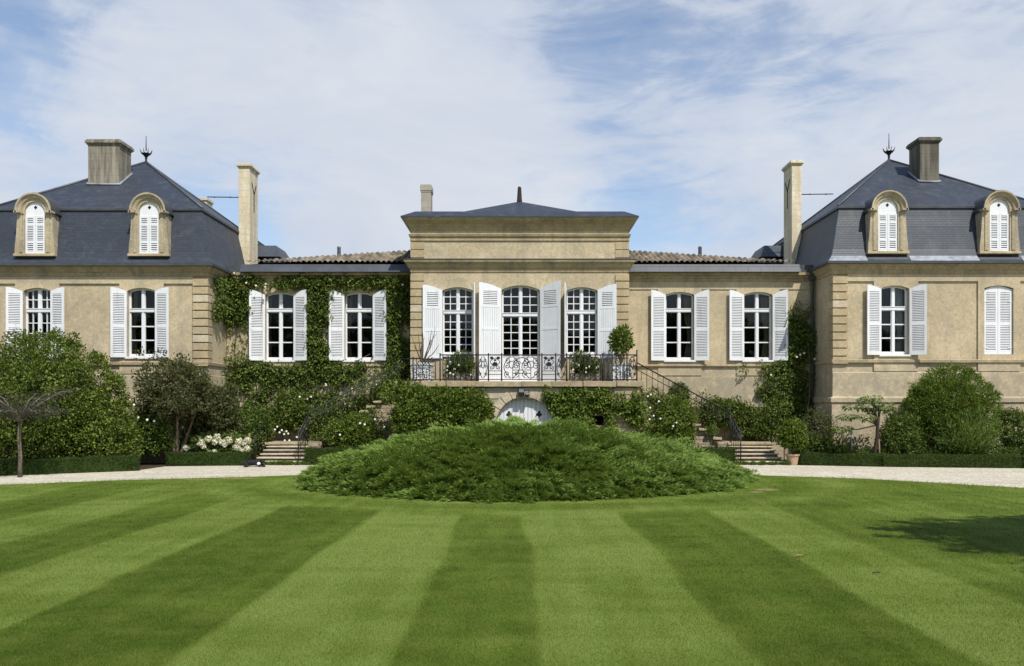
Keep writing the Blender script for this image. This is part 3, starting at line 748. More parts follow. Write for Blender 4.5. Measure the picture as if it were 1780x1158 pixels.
WR = wing(1, 'bare stone wing with tiled roof to the right of the central block', [(6.37, [(6.62, 6.98, 4.0, 6.5, cb), (5.8, 5.92, 4.0, 6.5, cb)]), (9.48, [(9.72, 10.05, 4.0, 6.5, cb)])])
WL = wing(-1, 'tile roofed wing left of the central block, its wall covered in climbing vine', [(-6.38, [(-6.95, -6.72, 4.0, 6.5, cb)]), (-9.53, [(-10.1, -9.95, 4.0, 6.5, cb)])])
p = MB(); p.tube([(11.58, 31.72, 7.55), (11.58, 31.86, 7.2), (11.58, 31.86, 0)], .06, 8)
for z in (6.9, 5.2, 3.4, 1.6): p.lathe((11.58, 31.86, z), [(.075, 0), (.075, .06)], 8)
p.box(11.45, 11.7, 31.66, 31.9, 7.1, 7.4)
p.build('downpipe', M['lead'], WR)

# ------------------------------------------------------------------ central block
CB = empty('central_block', (0, YC, 0), 'taller central stone block with three arched windows and a low slate roof above the terrace', 'building')
x0, x1 = -4.14, 4.16
zb2 = 4.08
ops = [(-2.95, -1.77, zb2, 6.54, 6.67), (-.68, .76, 3.02, 6.57, 6.74), (1.79, 2.98, zb2, 6.54, 6.67)]
w = MB(); w.slab(x0, x1, 0, 9.05, YC, YC+.45, ops, edges=False); box_side(w, x0, x1, YC, 37, 0, 9.05)
w.build('wall', M['wall'], CB)
c = MB(); ring(c, x0, x1, YC, 37, [(0, 7.22), (.03, 7.24), (.05, 7.36), (.12, 7.42), (.14, 7.52), (.24, 7.60), (.26, 7.68), (.0, 7.74)]); c.build('string_course', M['cornice'], CB)
c = MB(); ring(c, x0, x1, YC, 37, [(.262, 7.67), (.275, 7.70), (.02, 7.765)]); c.build('lead_capping', M['lead'], CB)
c = MB(); ring(c, x0, x1, YC, 37, [(0, 8.42), (.045, 8.44), (.045, 8.50), (.02, 8.52), (.02, 8.56), (.075, 8.60), (.10, 8.68), (0, 8.70)]); c.build('frieze_moulding', M['cornice'], CB)
c = MB(); ring(c, x0, x1, YC, 37, [(0, 8.80), (.02, 8.82), (.05, 8.95), (.13, 9.06), (.25, 9.15), (.31, 9.21), (.33, 9.28), (-.3, 9.28)]); c.build('cornice', M['cornice'], CB)
for a, b in ((x0-.03, x0+.5), (x1-.5, x1+.03)):
    quoins(CB, a, b, YC-.055, YC+.5, 3.05, 7.18, 14, (1, 4, 5) if a > 0 else (2, 9))
    quoins(CB, a, b, YC-.025, YC+.5, 7.78, 8.40, 2, (0, 1) if a > 0 else ())
r = MB(); ring(r, x0, x1, YC, 37, [(.36, 9.275), (.36, 9.31), (-.0, 9.52), (-.14, 9.60), (-.8, 9.63)])
RF = r.build('roof', M['slate'], CB)
r = MB(); ax, ay, az = 0.0, 34.4, 10.86
r.add([(-3.15,31.7,9.61),(3.25,31.7,9.61),(3.25,36.6,9.61),(-3.15,36.6,9.61),(ax,ay,az)], [(0,1,4),(1,2,4),(2,3,4),(3,0,4),(0,3,2,1)]); r.build('upper_roof', M['slate'], RF)
f = MB(); f.lathe((ax, ay, az-.12), [(.12, 0), (.115, .1), (.10, .3), (.075, .72), (.03, .76)], 8); f.build('finial', M['bark_dark'], CB)
chimney(CB, -4.02, -3.62, 32.9, 33.5, 9.2, 11.18, 'greystone', .035, .26)
it = MB(); it.box(x0+.5, x1-.5, YC+2.0, 36.5, 1.0, 9.0); it.build('room_shade_box', M['dark'], CB)  # dimness of the rooms given by a near-black box
wk = dict(cu=2, ru=3, cl=2, rl=5)
window(CB, -2.36, 1.18, zb2, 6.54, 6.67, YC, 5.72, curtain=[(-2.92, -2.78, 5.0, 6.6, cb), (-2.3, -2.08, 5.78, 6.6, cb), (-2.7, -2.42, 5.78, 6.6, cb)], **wk)
window(CB, .04, 1.44, 3.02, 6.57, 6.74, YC, 5.62, door=True, sill=False, cu=2, ru=3, cl=2, rl=5)
window(CB, 2.385, 1.19, zb2, 6.54, 6.67, YC, 5.72, curtain=[(1.82, 1.96, 5.0, 6.6, cb), (2.45, 2.66, 5.78, 6.6, cb), (2.05, 2.3, 5.78, 6.6, cb)], **wk)
for nm, xq in (('left', -2.12), ('right', 1.98)):   # pale cushions on the inner sills
    pass
shutter(CB, -2.95, YC, -1, .74, 3.94, 6.55, 6.74, 172, 'board'); shutter(CB, -1.77, YC, 1, .74, 3.94, 6.55, 6.74, 97, 'board')
shutter(CB, -.70, YC, -1, .86, 3.06, 6.60, 6.82, 166, 'board', .06); shutter(CB, .80, YC, 1, .88, 3.06, 6.60, 6.84, 146, 'board')
shutter(CB, 1.79, YC, -1, .74, 3.94, 6.55, 6.74, 97, 'board'); shutter(CB, 2.99, YC, 1, .72, 3.94, 6.55, 6.76, 164, 'board')

# ------------------------------------------------------------------ terrace, cellar door, stairs
YT = 29.3
T = empty('terrace', (0, YT, 0), 'raised rubble stone terrace with an arched cellar door in front of the central block', 'terrace')
tx0, tx1 = -4.4, 4.38
cx, cr, cz = .17, 1.04, 1.41
w = MB(); w.slab(tx0, tx1, 0, 2.80, YT, YT+.4, [(cx-cr, cx+cr, 0, cz, cz+cr), (2.66, 3.08, 1.42, 1.76, 1.765)], edges=False)
for q in (tx0, tx1): w.add([(q,YT,0),(q,32,0),(q,32,2.8),(q,YT,2.8)], [(0,1,2,3)])
w.build('retaining_wall', M['rubble'], T)
v = MB(); k = 11; ro = cr+.30
for i in range(k):                                     # dressed arch stones
    a, b = math.pi*i/k+.012, math.pi*(i+1)/k-.012; rr = ro+.05*(i % 2)
    pts = [(cx+cr*math.cos(a), cz+cr*math.sin(a)), (cx+rr*math.cos(a), cz+rr*math.sin(a)), (cx+rr*math.cos(b), cz+rr*math.sin(b)), (cx+cr*math.cos(b), cz+cr*math.sin(b))]
    v.prism_xz(pts, YT-.03, YT+.3)
for s_ in (-1, 1):
    for z in range(4): v.box(cx+s_*cr, cx+s_*(cr+.32+.1*(z % 2)), YT-.03, YT+.3, .35*z+.01, .35*z+.34)
v.build('arch_stones', M['quoin2'], T, bevel=.015)
pl = MB(); pl.box(cx-1.5, cx+1.5, YT-.012, YT-.002, 2.40, 2.79); pl.build('spandrel_render', M['quoin2'], T)
dm = MB(); nb = 14
for i in range(nb):
    a = cx-cr+.01+(2*cr-.02)*i/nb; b = a+(2*cr-.02)/nb-.012
    dm.prism_xz([(a, .05), (b, .05), (b, arch_z(b, cx-cr, cx+cr, cz, cz+cr-.001)-.01), (a, arch_z(a, cx-cr, cx+cr, cz, cz+cr-.001)-.01)], YT+.2, YT+.24+.004*(i % 2))
DR = dm.build('cellar_door', M['white'], T)
cl = MB()
for x in (cx-.55, cx+.55):
    for dx, dzz in ((0, .05), (-.055, -.03), (.055, -.03)):
        cl.prism_xz([(x+dx+.05*math.cos(2*math.pi*q/12), 1.84+dzz+.05*math.sin(2*math.pi*q/12)) for q in range(12)], YT+.190, YT+.198)
    cl.prism_xz([(x-.035, 1.72), (x+.035, 1.72), (x+.008, 1.83), (x-.008, 1.83)], YT+.186, YT+.197)
cl.build('club_hole_black', M['iron'], DR)  # black plates laid on the boards, in place of shaded club-shaped holes
vb = MB(); vb.box(2.62, 3.12, YT+.39, YT+.9, 1.38, 1.80); vb.build('vent_shade_box', M['dark'], T)  # near-black box stands for the shade inside the vent opening
s = MB()
xx = tx0-.12
while xx < tx1+.1:
    ww = min(random.uniform(.9, 1.5), tx1+.14-xx); s.rag(xx, xx+ww-.012, YT-.16, YT+.45, 2.82, 3.02, .012); xx += ww
s.box(tx0, tx1, YT+.46, 31.95, 2.81, 3.01); s.build('coping_slab', M['quoin'], T, bevel=.015)
b = MB(); b.rag(3.45, 4.40, YT-.05, YT+.3, 2.52, 2.79, .015); b.rag(3.0, 4.42, YT-.045, YT+.3, 2.16, 2.5, .015); b.rag(3.9, 4.42, YT-.04, YT+.3, 1.75, 2.14, .015); b.build('corner_block', M['quoin'], T, bevel=.02)

def staircase(sg, label):
    """flight along the wing to a landing, then six steps down towards the garden"""
    P = empty('staircase', (sg*7.0, 30.6, 0), label, 'staircase', 'twin garden staircases')
    def X(x): return sg*x
    n = 13; r0, z1, xa, xb = 3.02, .75, 4.42, 7.88; run = (xb-xa)/n; rise = (r0-z1)/n
    w = MB()
    for i in range(n-1):
        zt = r0-rise*(i+1)-.08
        w.box(X(xa+run*i), X(xa+run*(i+1)), 30.62, 31.85, 0, zt)
    w.build('side_wall', M['rubble'], P)
    for i in range(n-1):
        m = MB(); zt = r0-rise*(i+1)
        m.rag(X(xa+run*i-.02), X(xa+run*(i+1)+.05), 30.48-random.uniform(0, .05), 31.9, zt-.085, zt, .012); m.build('step', M['quoin'], P, bevel=.012)
    m = MB(); m.box(X(xb), X(9.6), 30.62, 31.9, 0, z1-.1); m.rag(X(xb-.02), X(9.65), 30.5, 31.92, z1-.1, z1, .01); m.build('landing', M['quoin'], P, bevel=.015)
    k = 6; rs = z1/k
    for i in range(k-1):
        m = MB(); zt = z1-rs*(i+1); yy = 30.5-.28*i
        x_a, x_b = 7.86-.02*i, 9.50+.03*i
        m.rag(X(x_a), X(x_b), yy-.31, yy-.0, zt-.05, zt, .012); m.cur = 1; m.box(X(x_a+.03), X(x_b-.03), yy-.22, yy-.003, 0, zt-.053); m.build('step', [M['quoin2'], M['oldstone']], P, bevel=.012)  # risers in darker stone: dirt, plus shadow under the nosings put into colour
    m = MB(); m.rag(X(7.40), X(7.84), 29.95, 30.5, 0, .78, .04); m.build('end_pier', M['rubble'], P, bevel=.03)
    # string of stepped blocks that the railing stands on
    G = empty('stair_railing', (sg*6.2, 30.55, z1), label.replace('staircase', 'railing of the staircase'), 'railing', 'iron railings of the twin staircases')
    G['label'] = 'slim black iron railing down the %s of the terrace' % ('bare walled stair on the right side' if sg > 0 else 'overgrown stair on the left side')
    tr = lambda x: 3.74-.535*(x-4.5)
    pts = [(X(4.46), 30.55, 3.76), (X(7.9), 30.55, tr(7.9)), (X(7.98), 30.4, tr(7.9)-.12), (X(7.98), 29.05, 1.15)]
    m = MB(); m.tube(pts, .024, 6); m.build('handrail', M['iron'], G)
    m = MB(); m.tube([(X(4.46), 30.55, 3.5), (X(7.9), 30.55, tr(7.9)-.26), (X(7.98), 30.4, tr(7.9)-.38), (X(7.98), 29.05, .92)], .015, 5); m.build('lower_rail', M['iron'], G)
    x = 4.62
    while x < 7.9:
        i = min(n-2, int((x-xa)/run)); b = MB(); b.tube([(X(x), 30.55, tr(x)), (X(x), 30.55, r0-rise*(i+1))], .012, 5); b.build('baluster', M['iron'], G); x += .21
    for y in (30.3, 30.05, 29.8, 29.55, 29.3):
        b = MB(); t = (30.4-y)/1.35; b.tube([(X(7.98), y, tr(7.9)-.12+t*(1.15-tr(7.9)+.12)), (X(7.98), y, max(.05, z1-.5*(30.5-y)))], .012, 5); b.build('baluster', M['iron'], G)
    for (y, za, zb_) in ((30.5, z1, tr(7.9)+.02), (29.05, .02, 1.22)):
        b = MB(); b.tube([(X(7.98), y, za), (X(7.98), y, zb_)], .022, 6); b.ball((X(7.98), y, zb_+.03), .035, 6); b.build('post', M['iron'], G)
    m = MB(); m.tube([(X(9.55), 30.5, z1), (X(9.55), 30.5, 1.65), (X(9.58), 29.15, 1.02), (X(9.58), 29.15, .02)], .018, 5); m.build('outer_handrail', M['iron'], G)
    return P
staircase(1, 'weathered stone staircase beside the bare wing, right of the terrace')
staircase(-1, 'weathered stone staircase below the vine covered wing, left of the terrace')

# balcony railing with scrolled panels
BR = empty('balcony_railing', (0, YT-.05, 3.02), 'black wrought iron balcony railing with scrolled panels along the terrace edge', 'railing')
yr = YT-.02; z0, z1 = 3.07, 3.98
def X(px): return (px-VX)/F*yr
m = MB(); m.tube([(X(765), yr, z1), (X(1108), yr, z1)], .022, 6); m.tube([(X(765), yr, z0+.02), (X(1108), yr, z0+.02)], .016, 5)
m.tube([(tx0+.1, yr, 3.84), (X(765), yr, 3.84)], .02, 6); m.tube([(tx0+.1, yr, z0+.02), (X(765), yr, z0+.02)], .014, 5)
m.tube([(tx1-.1, yr, z1), (tx1-.1, 30.7, z1)], .02, 6); m.tube([(tx1-.1, yr, z0+.02), (tx1-.1, 30.7, z0+.02)], .014, 5)
m.build('rail', M['iron'], BR)
for px in (718, 765, 829, 849, 872, 942, 966, 985, 1047, 1090, 1107):
    b = MB(); zt = z1+(.14 if px == 1107 else .02); zt = 3.86 if px == 718 else zt
    b.tube([(X(px), yr, 3.02), (X(px), yr, zt)], .026, 6); b.ball((X(px), yr, zt+.02), .03, 6); b.build('post', M['iron'], BR)
def spiral(cx, cz, r, turns, a0, sgn, n=26):
    return [(cx+r*(1-.82*i/n)*math.cos(a0+sgn*2*math.pi*turns*i/n), yr, cz+r*(1-.82*i/n)*math.sin(a0+sgn*2*math.pi*turns*i/n)) for i in range(n+1)]
def scrolls(mb, xa, xb, za, zb, tube=.017):
    """C and S scrolls filling one panel, mirrored about its middle"""
    xm = (xa+xb)/2; hw = (xb-xa)/2; h = zb-za
    for s in (-1, 1):
        for (u, v, r, tn, a0, sg) in ((.55, .20, .34, 1.2, -1.57, 1), (.52, .55, .30, 1.2, 1.57, 1), (.50, .82, .32, 1.15, -1.2, -1)):
            rr = r*min(hw, h*.55)
            mb.tube([(xm+s*(q[0]-xm), q[1], q[2]) for q in spiral(xm+u*hw, za+v*h, rr, tn, a0, sg)], tube, 4)
        mb.tube([(xm+s*hw*(.12+.75*abs(math.sin(3.1*t))), yr, za+h*t) for t in [i/16 for i in range(17)]], tube, 4)
    mb.tube([(xm+hw*.3*math.sin(a), yr, za+h*.62+h*.16*math.cos(a)) for a in [2*math.pi*i/14 for i in range(15)]], tube, 4)
for a, b in ((831, 848), (874, 905), (905, 940), (967, 984), (1092, 1106)):
    m = MB(); scrolls(m, X(a), X(b), z0+.06, z1-.05); m.build('scroll_panel', M['iron'], BR)
m = MB(); xm = X(907); hw = .33
m.tube([(xm-hw, yr, z0), (xm-hw, yr, z0+.45)], .017, 4); m.tube([(xm+hw, yr, z0), (xm+hw, yr, z0+.45)], .017, 4)
for z in (.24, .36): m.tube([(xm-hw, yr, z0+z), (xm+hw, yr, z0+z)], .018, 4)
m.tube([(xm+hw*math.cos(a), yr, z0+.45+.36*math.sin(a)) for a in [math.pi*i/14 for i in range(15)]], .018, 4)
m.tube(spiral(xm-.13, z0+.58, .11, 1.4, 0, 1), .016, 4); m.tube(spiral(xm+.13, z0+.58, .11, 1.4, math.pi, -1), .016, 4); m.build('crest_panel', M['iron'], BR)
for a, b in ((850, 871), (943, 965)):                    # narrow pilaster panels with iron leaves
    m = MB(); xa, xb = X(a), X(b); xm = (xa+xb)/2
    for z in (z0+.20, z0+.33): m.tube([(xa, yr, z), (xb, yr, z)], .016, 4)
    for s in (-1, 1):
        m.tube([(xm+s*(q[0]-xm), q[1], q[2]) for q in spiral(xm+.09, z0+.45, .09, 1.3, -1.2, 1)], .017, 4)
        m.tube([(xm+s*.17*math.sin(3.1*t), yr, z0+.5+.3*t) for t in [i/8 for i in range(9)]], .017, 4)
    for lx, lz, lr in ((-.12, .80, .06), (.12, .80, .06), (0, .72, .045), (0, .58, .085)):
        m.prism_xz([(xm+lx+lr*math.cos(2*math.pi*q/10)*(1+.3*(q % 2)), z0+lz+lr*.8*math.sin(2*math.pi*q/10)*(1+.3*(q % 2))) for q in range(10)], yr-.015, yr+.015)
    m.build('leaf_panel', M['iron'], BR)
for (a, b, st, zt) in ((724, 764, 11, 3.84), (770, 828, 10, z1), (990, 1045, 9, z1), (1050, 1089, 7, z1)):
    px = a
    while px < b:
        q = MB(); q.tube([(X(px), yr, z0), (X(px), yr, zt)], .016, 5); q.build('baluster', M['iron'], BR); px += st

for a, b in ((766, 797), (797, 828), (987, 1016), (1016, 1046), (1048, 1089), (720, 764)):
    m = MB(); zt_ = 3.84 if a == 720 else z1; xm = (X(a)+X(b))/2; hw = (X(b)-X(a))/2
    for s_ in (-1, 1):
        m.tube([(xm+s_*(q[0]-xm), q[1], q[2]) for q in spiral(xm+hw*.5, zt_-.14, hw*.42, 1.2, 1.57, 1)], .015, 4)
        m.tube([(xm+s_*(q[0]-xm), q[1], q[2]) for q in spiral(xm+hw*.5, z0+.16, hw*.40, 1.2, -1.57, -1)], .015, 4)
    m.build('scroll_panel', M['iron'], BR)
# two floodlights over the cellar arch
for (px, py, sc, lb) in ((906.5, 682, 1.0, 'larger black square floodlight above the crown of the cellar arch'), (917, 686, .62, 'smaller black floodlight just right of the crown of the cellar arch')):
    x, y, z = at(px, py, YT-.12)
    L = empty('floodlight', (x, YT, z), lb, 'lamp', 'floodlights above the cellar arch')
    m = MB(); m.box(x-.11*sc, x+.11*sc, YT-.2, YT-.06, z-.13*sc, z+.14*sc); m.build('housing', M['black'], L, bevel=.012)
    m = MB(); m.box(x-.09*sc, x+.09*sc, YT-.208, YT-.202, z+.0*sc, z+.11*sc); m.build('lens', M['zinc'], L)
    m = MB(); m.box(x-.03, x+.03, YT-.06, YT-.005, z-.05, z+.05); m.build('bracket', M['black'], L)

# ------------------------------------------------------------------ ground, lawn, gravel
def sheet(name, pts, z, mat, kind='structure'):
    m = MB(); m.add([(x, y, z) for x, y in pts], [tuple(range(len(pts)))]); o = m.build(name, mat); return tag(o, kind=kind)
sheet('ground', [(-700,-700),(700,-700),(700,900),(-700,900)], -.06, M['field'])
sheet('gravel_path', [(-46,-14),(46,-14),(46,31),(-46,31)], 0.0, M['gravel'])
sheet('garden_bed', [(-46,17),(-19,23.4),(-16,24.5),(-12.6,26.4),(-12.45,28.3),(-9.7,28.75),(-9.6,29.05),(9.6,29.05),(9.75,28.95),(13,28.0),(17.2,27.4),(24,25.6),(46,16),(46,40),(-46,40)], .006, M['soil'])
EDGE = np.array([(-46,-6),(-26,8),(-19,17.4),(-13.9,21.6),(-11.2,23.1),(-8.1,24.1),(-6.8,24.75),(-4,25.4),(4,25.4),(6.9,24.85),(10,23.5),(13,20.75),(18,16),(26,5),(46,-10)])
def lawn_edge(x): return np.interp(x, EDGE[:, 0], EDGE[:, 1])
MC = (.05, 23.35); MRX, MRY = 6.36, 5.6
BND = np.array([-13.5, -11.2, -9.5, -7.85, -6.35, -4.85, -2.81, -1.08, .12, 1.92, 3.72, 5.22, 7.0, 8.8, 10.6])
VAL = np.array([.3, .72, .25, .74, .18, .82, .10, .92, .30, .88, .12, .80, .36, .55, .35, .6])  # stripe tones: light caught by leaning mown blades, put into the colour
def lawn_shade(P):
    x, y = P[:, 0], P[:, 1]
    q = np.stack([x, y, 0*x], 1)
    xw = x+(fbm(q, .35, 3)-.5)*.28+np.where(y > 14, 0, 0)
    curve = np.maximum(0, y-15.5); xw = xw+np.sign(x)*(-.012)*curve**1.6*np.clip(np.abs(x)/6, 0, 1)
    s = np.full(len(x), VAL[0])
    for b, v0, v1 in zip(BND, VAL[:-1], VAL[1:]): s = s+(v1-v0)*sstep(b-.055, b+.055, xw)
    rr = np.hypot((x-MC[0])/MRX, (y-MC[1])/MRY)          # turning ring round the juniper bed
    dring = (rr-1)*MRY; wob = (fbm(q, .5, 3)-.5)*.9
    ring_ = 1-sstep(1.9, 2.8, dring+wob)
    s = s*(1-ring_)+ring_*(.50+.22*np.sin(dring*3.6+.6))
    e = lawn_edge(x)-y
    eg = 1-sstep(.9, 2.0, e+wob*.6); s = s*(1-eg)+eg*.55
    s = s+.06*np.sin(xw*13.5)+(fbm(q, .7, 4)-.5)*.75+(fbm(q*np.array([.35, 1.6, 1]), 2.2, 3)-.5)*.55+(fbm(q*np.array([2.2, .3, 1]), 2.0, 3)-.5)*.35
    return np.clip(s, 0, 1)
def lawn_dry(P):
    x, y = P[:, 0], P[:, 1]; d = 0
    for (px, py, rx, ry) in ((1332, 853, .42, .5), (1315, 858, .3, .3), (405, 833, 1.1, .28), (340, 836, .8, .2)):
        Y = F*EYE/(py-VY); X = (px-VX)/F*Y; d = np.maximum(d, 1-np.hypot((x-X)/rx, (y-Y)/ry))
    n = fbm(np.stack([x, y, 0*x], 1), 5.0, 3)
    return np.clip((d*1.2+n-.85)*1.5, 0, .5)
nx, ny = 700, 520
gx = np.linspace(-30, 30, nx); ty = np.linspace(0, 1, ny)
XX, TT = np.meshgrid(gx, ty, indexing='ij'); YY = -4+TT*(lawn_edge(XX)+4)
ZZ = np.full_like(XX, .03)-.028*sstep(.985, 1, TT)
LP = np.stack([XX, YY, ZZ], -1).reshape(-1, 3)
i, j = np.meshgrid(np.arange(nx-1), np.arange(ny-1), indexing='ij'); i, j = i.ravel(), j.ravel()
ok = lawn_edge(gx[i]) > -3; i, j = i[ok], j[ok]
lawn = fast_mesh('lawn', LP, np.stack([i*ny+j, (i+1)*ny+j, (i+1)*ny+j+1, i*ny+j+1], 1), M['lawn'], attr={'shade': lawn_shade(LP), 'dry': lawn_dry(LP)})
tag(lawn, kind='structure')
# mown grass blades, finer and denser close by
def grass():
    n = 620000
    d = RNG.uniform(0, 1, n); Y = 1/(1/5.6+d*(1/24.0-1/5.6))
    X = RNG.uniform(-1, 1, n)*(Y*.665+.5)
    k = (Y < lawn_edge(X)+.03) & (np.hypot((X-MC[0])/MRX, (Y-MC[1])/MRY) > .97); X, Y = X[k], Y[k]; n = len(X)
    P = np.stack([X, Y, np.full(n, .026)], 1); dry = lawn_dry(P); k = RNG.random(n) > dry*.8; P, dry = P[k], dry[k]; n = len(P); Y = P[:, 1]
    sh = lawn_shade(P); h = RNG.uniform(.011, .022, n)*(1+.25*(Y/10)); a = RNG.uniform(0, 6.283, n); lean = RNG.uniform(.2, .9, n)
    wd = np.maximum(.003, Y*.00048)*RNG.uniform(.7, 1.3, n)
    s = np.stack([np.cos(a), np.sin(a), 0*a], 1); b = RNG.uniform(0, 6.283, n); ln = np.stack([np.cos(b), np.sin(b), 0*b], 1)
    tip = P+np.stack([0*h, 0*h, h], 1)+ln*(h*lean)[:, None]
    V = np.stack([P-s*wd[:, None]*.5, P+s*wd[:, None]*.5, tip], 1).reshape(-1, 3)
    o = fast_mesh('grass', V, np.arange(n*3).reshape(-1, 3), M['blade'], attr={'shade': np.repeat(sh, 3), 'dry': np.repeat(dry, 3)})
    tag(o, kind='stuff')
grass()

# ------------------------------------------------------------------ plants
def fib(n):
    i = np.arange(n)+.5; ph = np.arccos(1-2*i/n); th = math.pi*(1+5**.5)*i
    return np.stack([np.cos(th)*np.sin(ph), np.sin(th)*np.sin(ph), np.cos(ph)], 1)
def crown(c, rad, ncl, nl, clr, L, W, up=.3, lump=.16, zmin=.05, core=.25, dirmin=-.75, seed=0, droop=0.0, spiky=0.0):
    """leaf clumps over an uneven ellipsoid -> P, D, N, L, W arrays"""
    c = np.array(c); rad = np.array(rad, float)
    dr = unit(fib(ncl)+RNG.normal(scale=.10, size=(ncl, 3))); dr = dr[dr[:, 2] > dirmin]
    r = 1-lump*.7+lump*2*(fbm(dr*1.0+seed*7.7, 1.6, 3)-.5)*1.5+RNG.normal(scale=.035, size=len(dr))
    inner = RNG.random(len(dr)) < .22; r = np.where(inner, r*RNG.uniform(.6, .85, len(dr)), r)
    cc = c+dr*(rad-clr*.6)*r[:, None]; k = cc[:, 2] > zmin; cc, dr = cc[k], dr[k]
    size = clr*.86*RNG.uniform(.55, 1.3, len(cc))
    m = len(cc)*nl; ci = np.repeat(np.arange(len(cc)), nl)
    off = rand_dirs(m); off = unit(off+dr[ci]*.45)
    P = cc[ci]+off*(size[ci]*RNG.uniform(.35, 1.0, m))[:, None]
    out = dr[ci]
    D = off*.6+out*(.35+spiky)+rand_dirs(m)*.6+np.array([0, 0, up*.5-droop])
    N = off*.8+out*.5+np.array([0, 0, up])+rand_dirs(m)*.45
    l = L*RNG.uniform(.65, 1.3, m); w = W*RNG.uniform(.7, 1.25, m)
    if core > 0:
        q = int(m*core); d2 = rand_dirs(q); p2 = c+d2*rad*(RNG.uniform(.35, .72, q))[:, None]
        P = np.concatenate([P, p2]); D = np.concatenate([D, rand_dirs(q)]); N = np.concatenate([N, d2+rand_dirs(q)*.4])
        l = np.concatenate([l, L*RNG.uniform(1.2, 1.9, q)]); w = np.concatenate([w, W*RNG.uniform(1.3, 2.0, q)])
    k = P[:, 2] > zmin
    return P[k], D[k], N[k], l[k], w[k]
def cat(*a): return tuple(np.concatenate(x) for x in zip(*a))
def branches(base, tips, r0, bend=.25, n=6, nm=7):
    mb = MB(); base = Vector(base)
    for t in tips:
        t = Vector(t); pts = []; side = Vector((random.uniform(-1, 1), random.uniform(-1, 1), 0))*bend*(t-base).length*.3
        for q in range(nm+1):
            u = q/nm; p = base.lerp(t, u)+side*math.sin(u*math.pi)+Vector((0, 0, .12*(t-base).length*math.sin(u*math.pi)*random.uniform(.5, 1)))
            pts.append(p)
        mb.tube(pts, [r0*(1-.8*q/nm) for q in range(nm+1)], n)
    return mb
def plant(name, loc, label, catg, arrays, mat, stem=None, smat='bark', part='foliage', group=None, fold=.25):
    P = empty(name, loc, label, catg, group)
    leaves(part, *arrays, M[mat], P, fold)
    if stem: stem.build('trunk' if smat in ('bark', 'pole') and name.endswith('tree') else 'stem', M[smat], P, uv=False)
    return P
def flowers(P, pts, r, mat='petal', name='flower'):
    for p in pts:
        m = MB()
        for q in range(6):
            a = 2*math.pi*q/6; m.ball((p[0]+r*.55*math.cos(a), p[1]-r*.2, p[2]+r*.55*math.sin(a)), r*.5, 4, 1, 0)
        m.ball((p[0], p[1]-r*.45, p[2]), r*.35, 4); m.build(name, M[mat], P, uv=False)

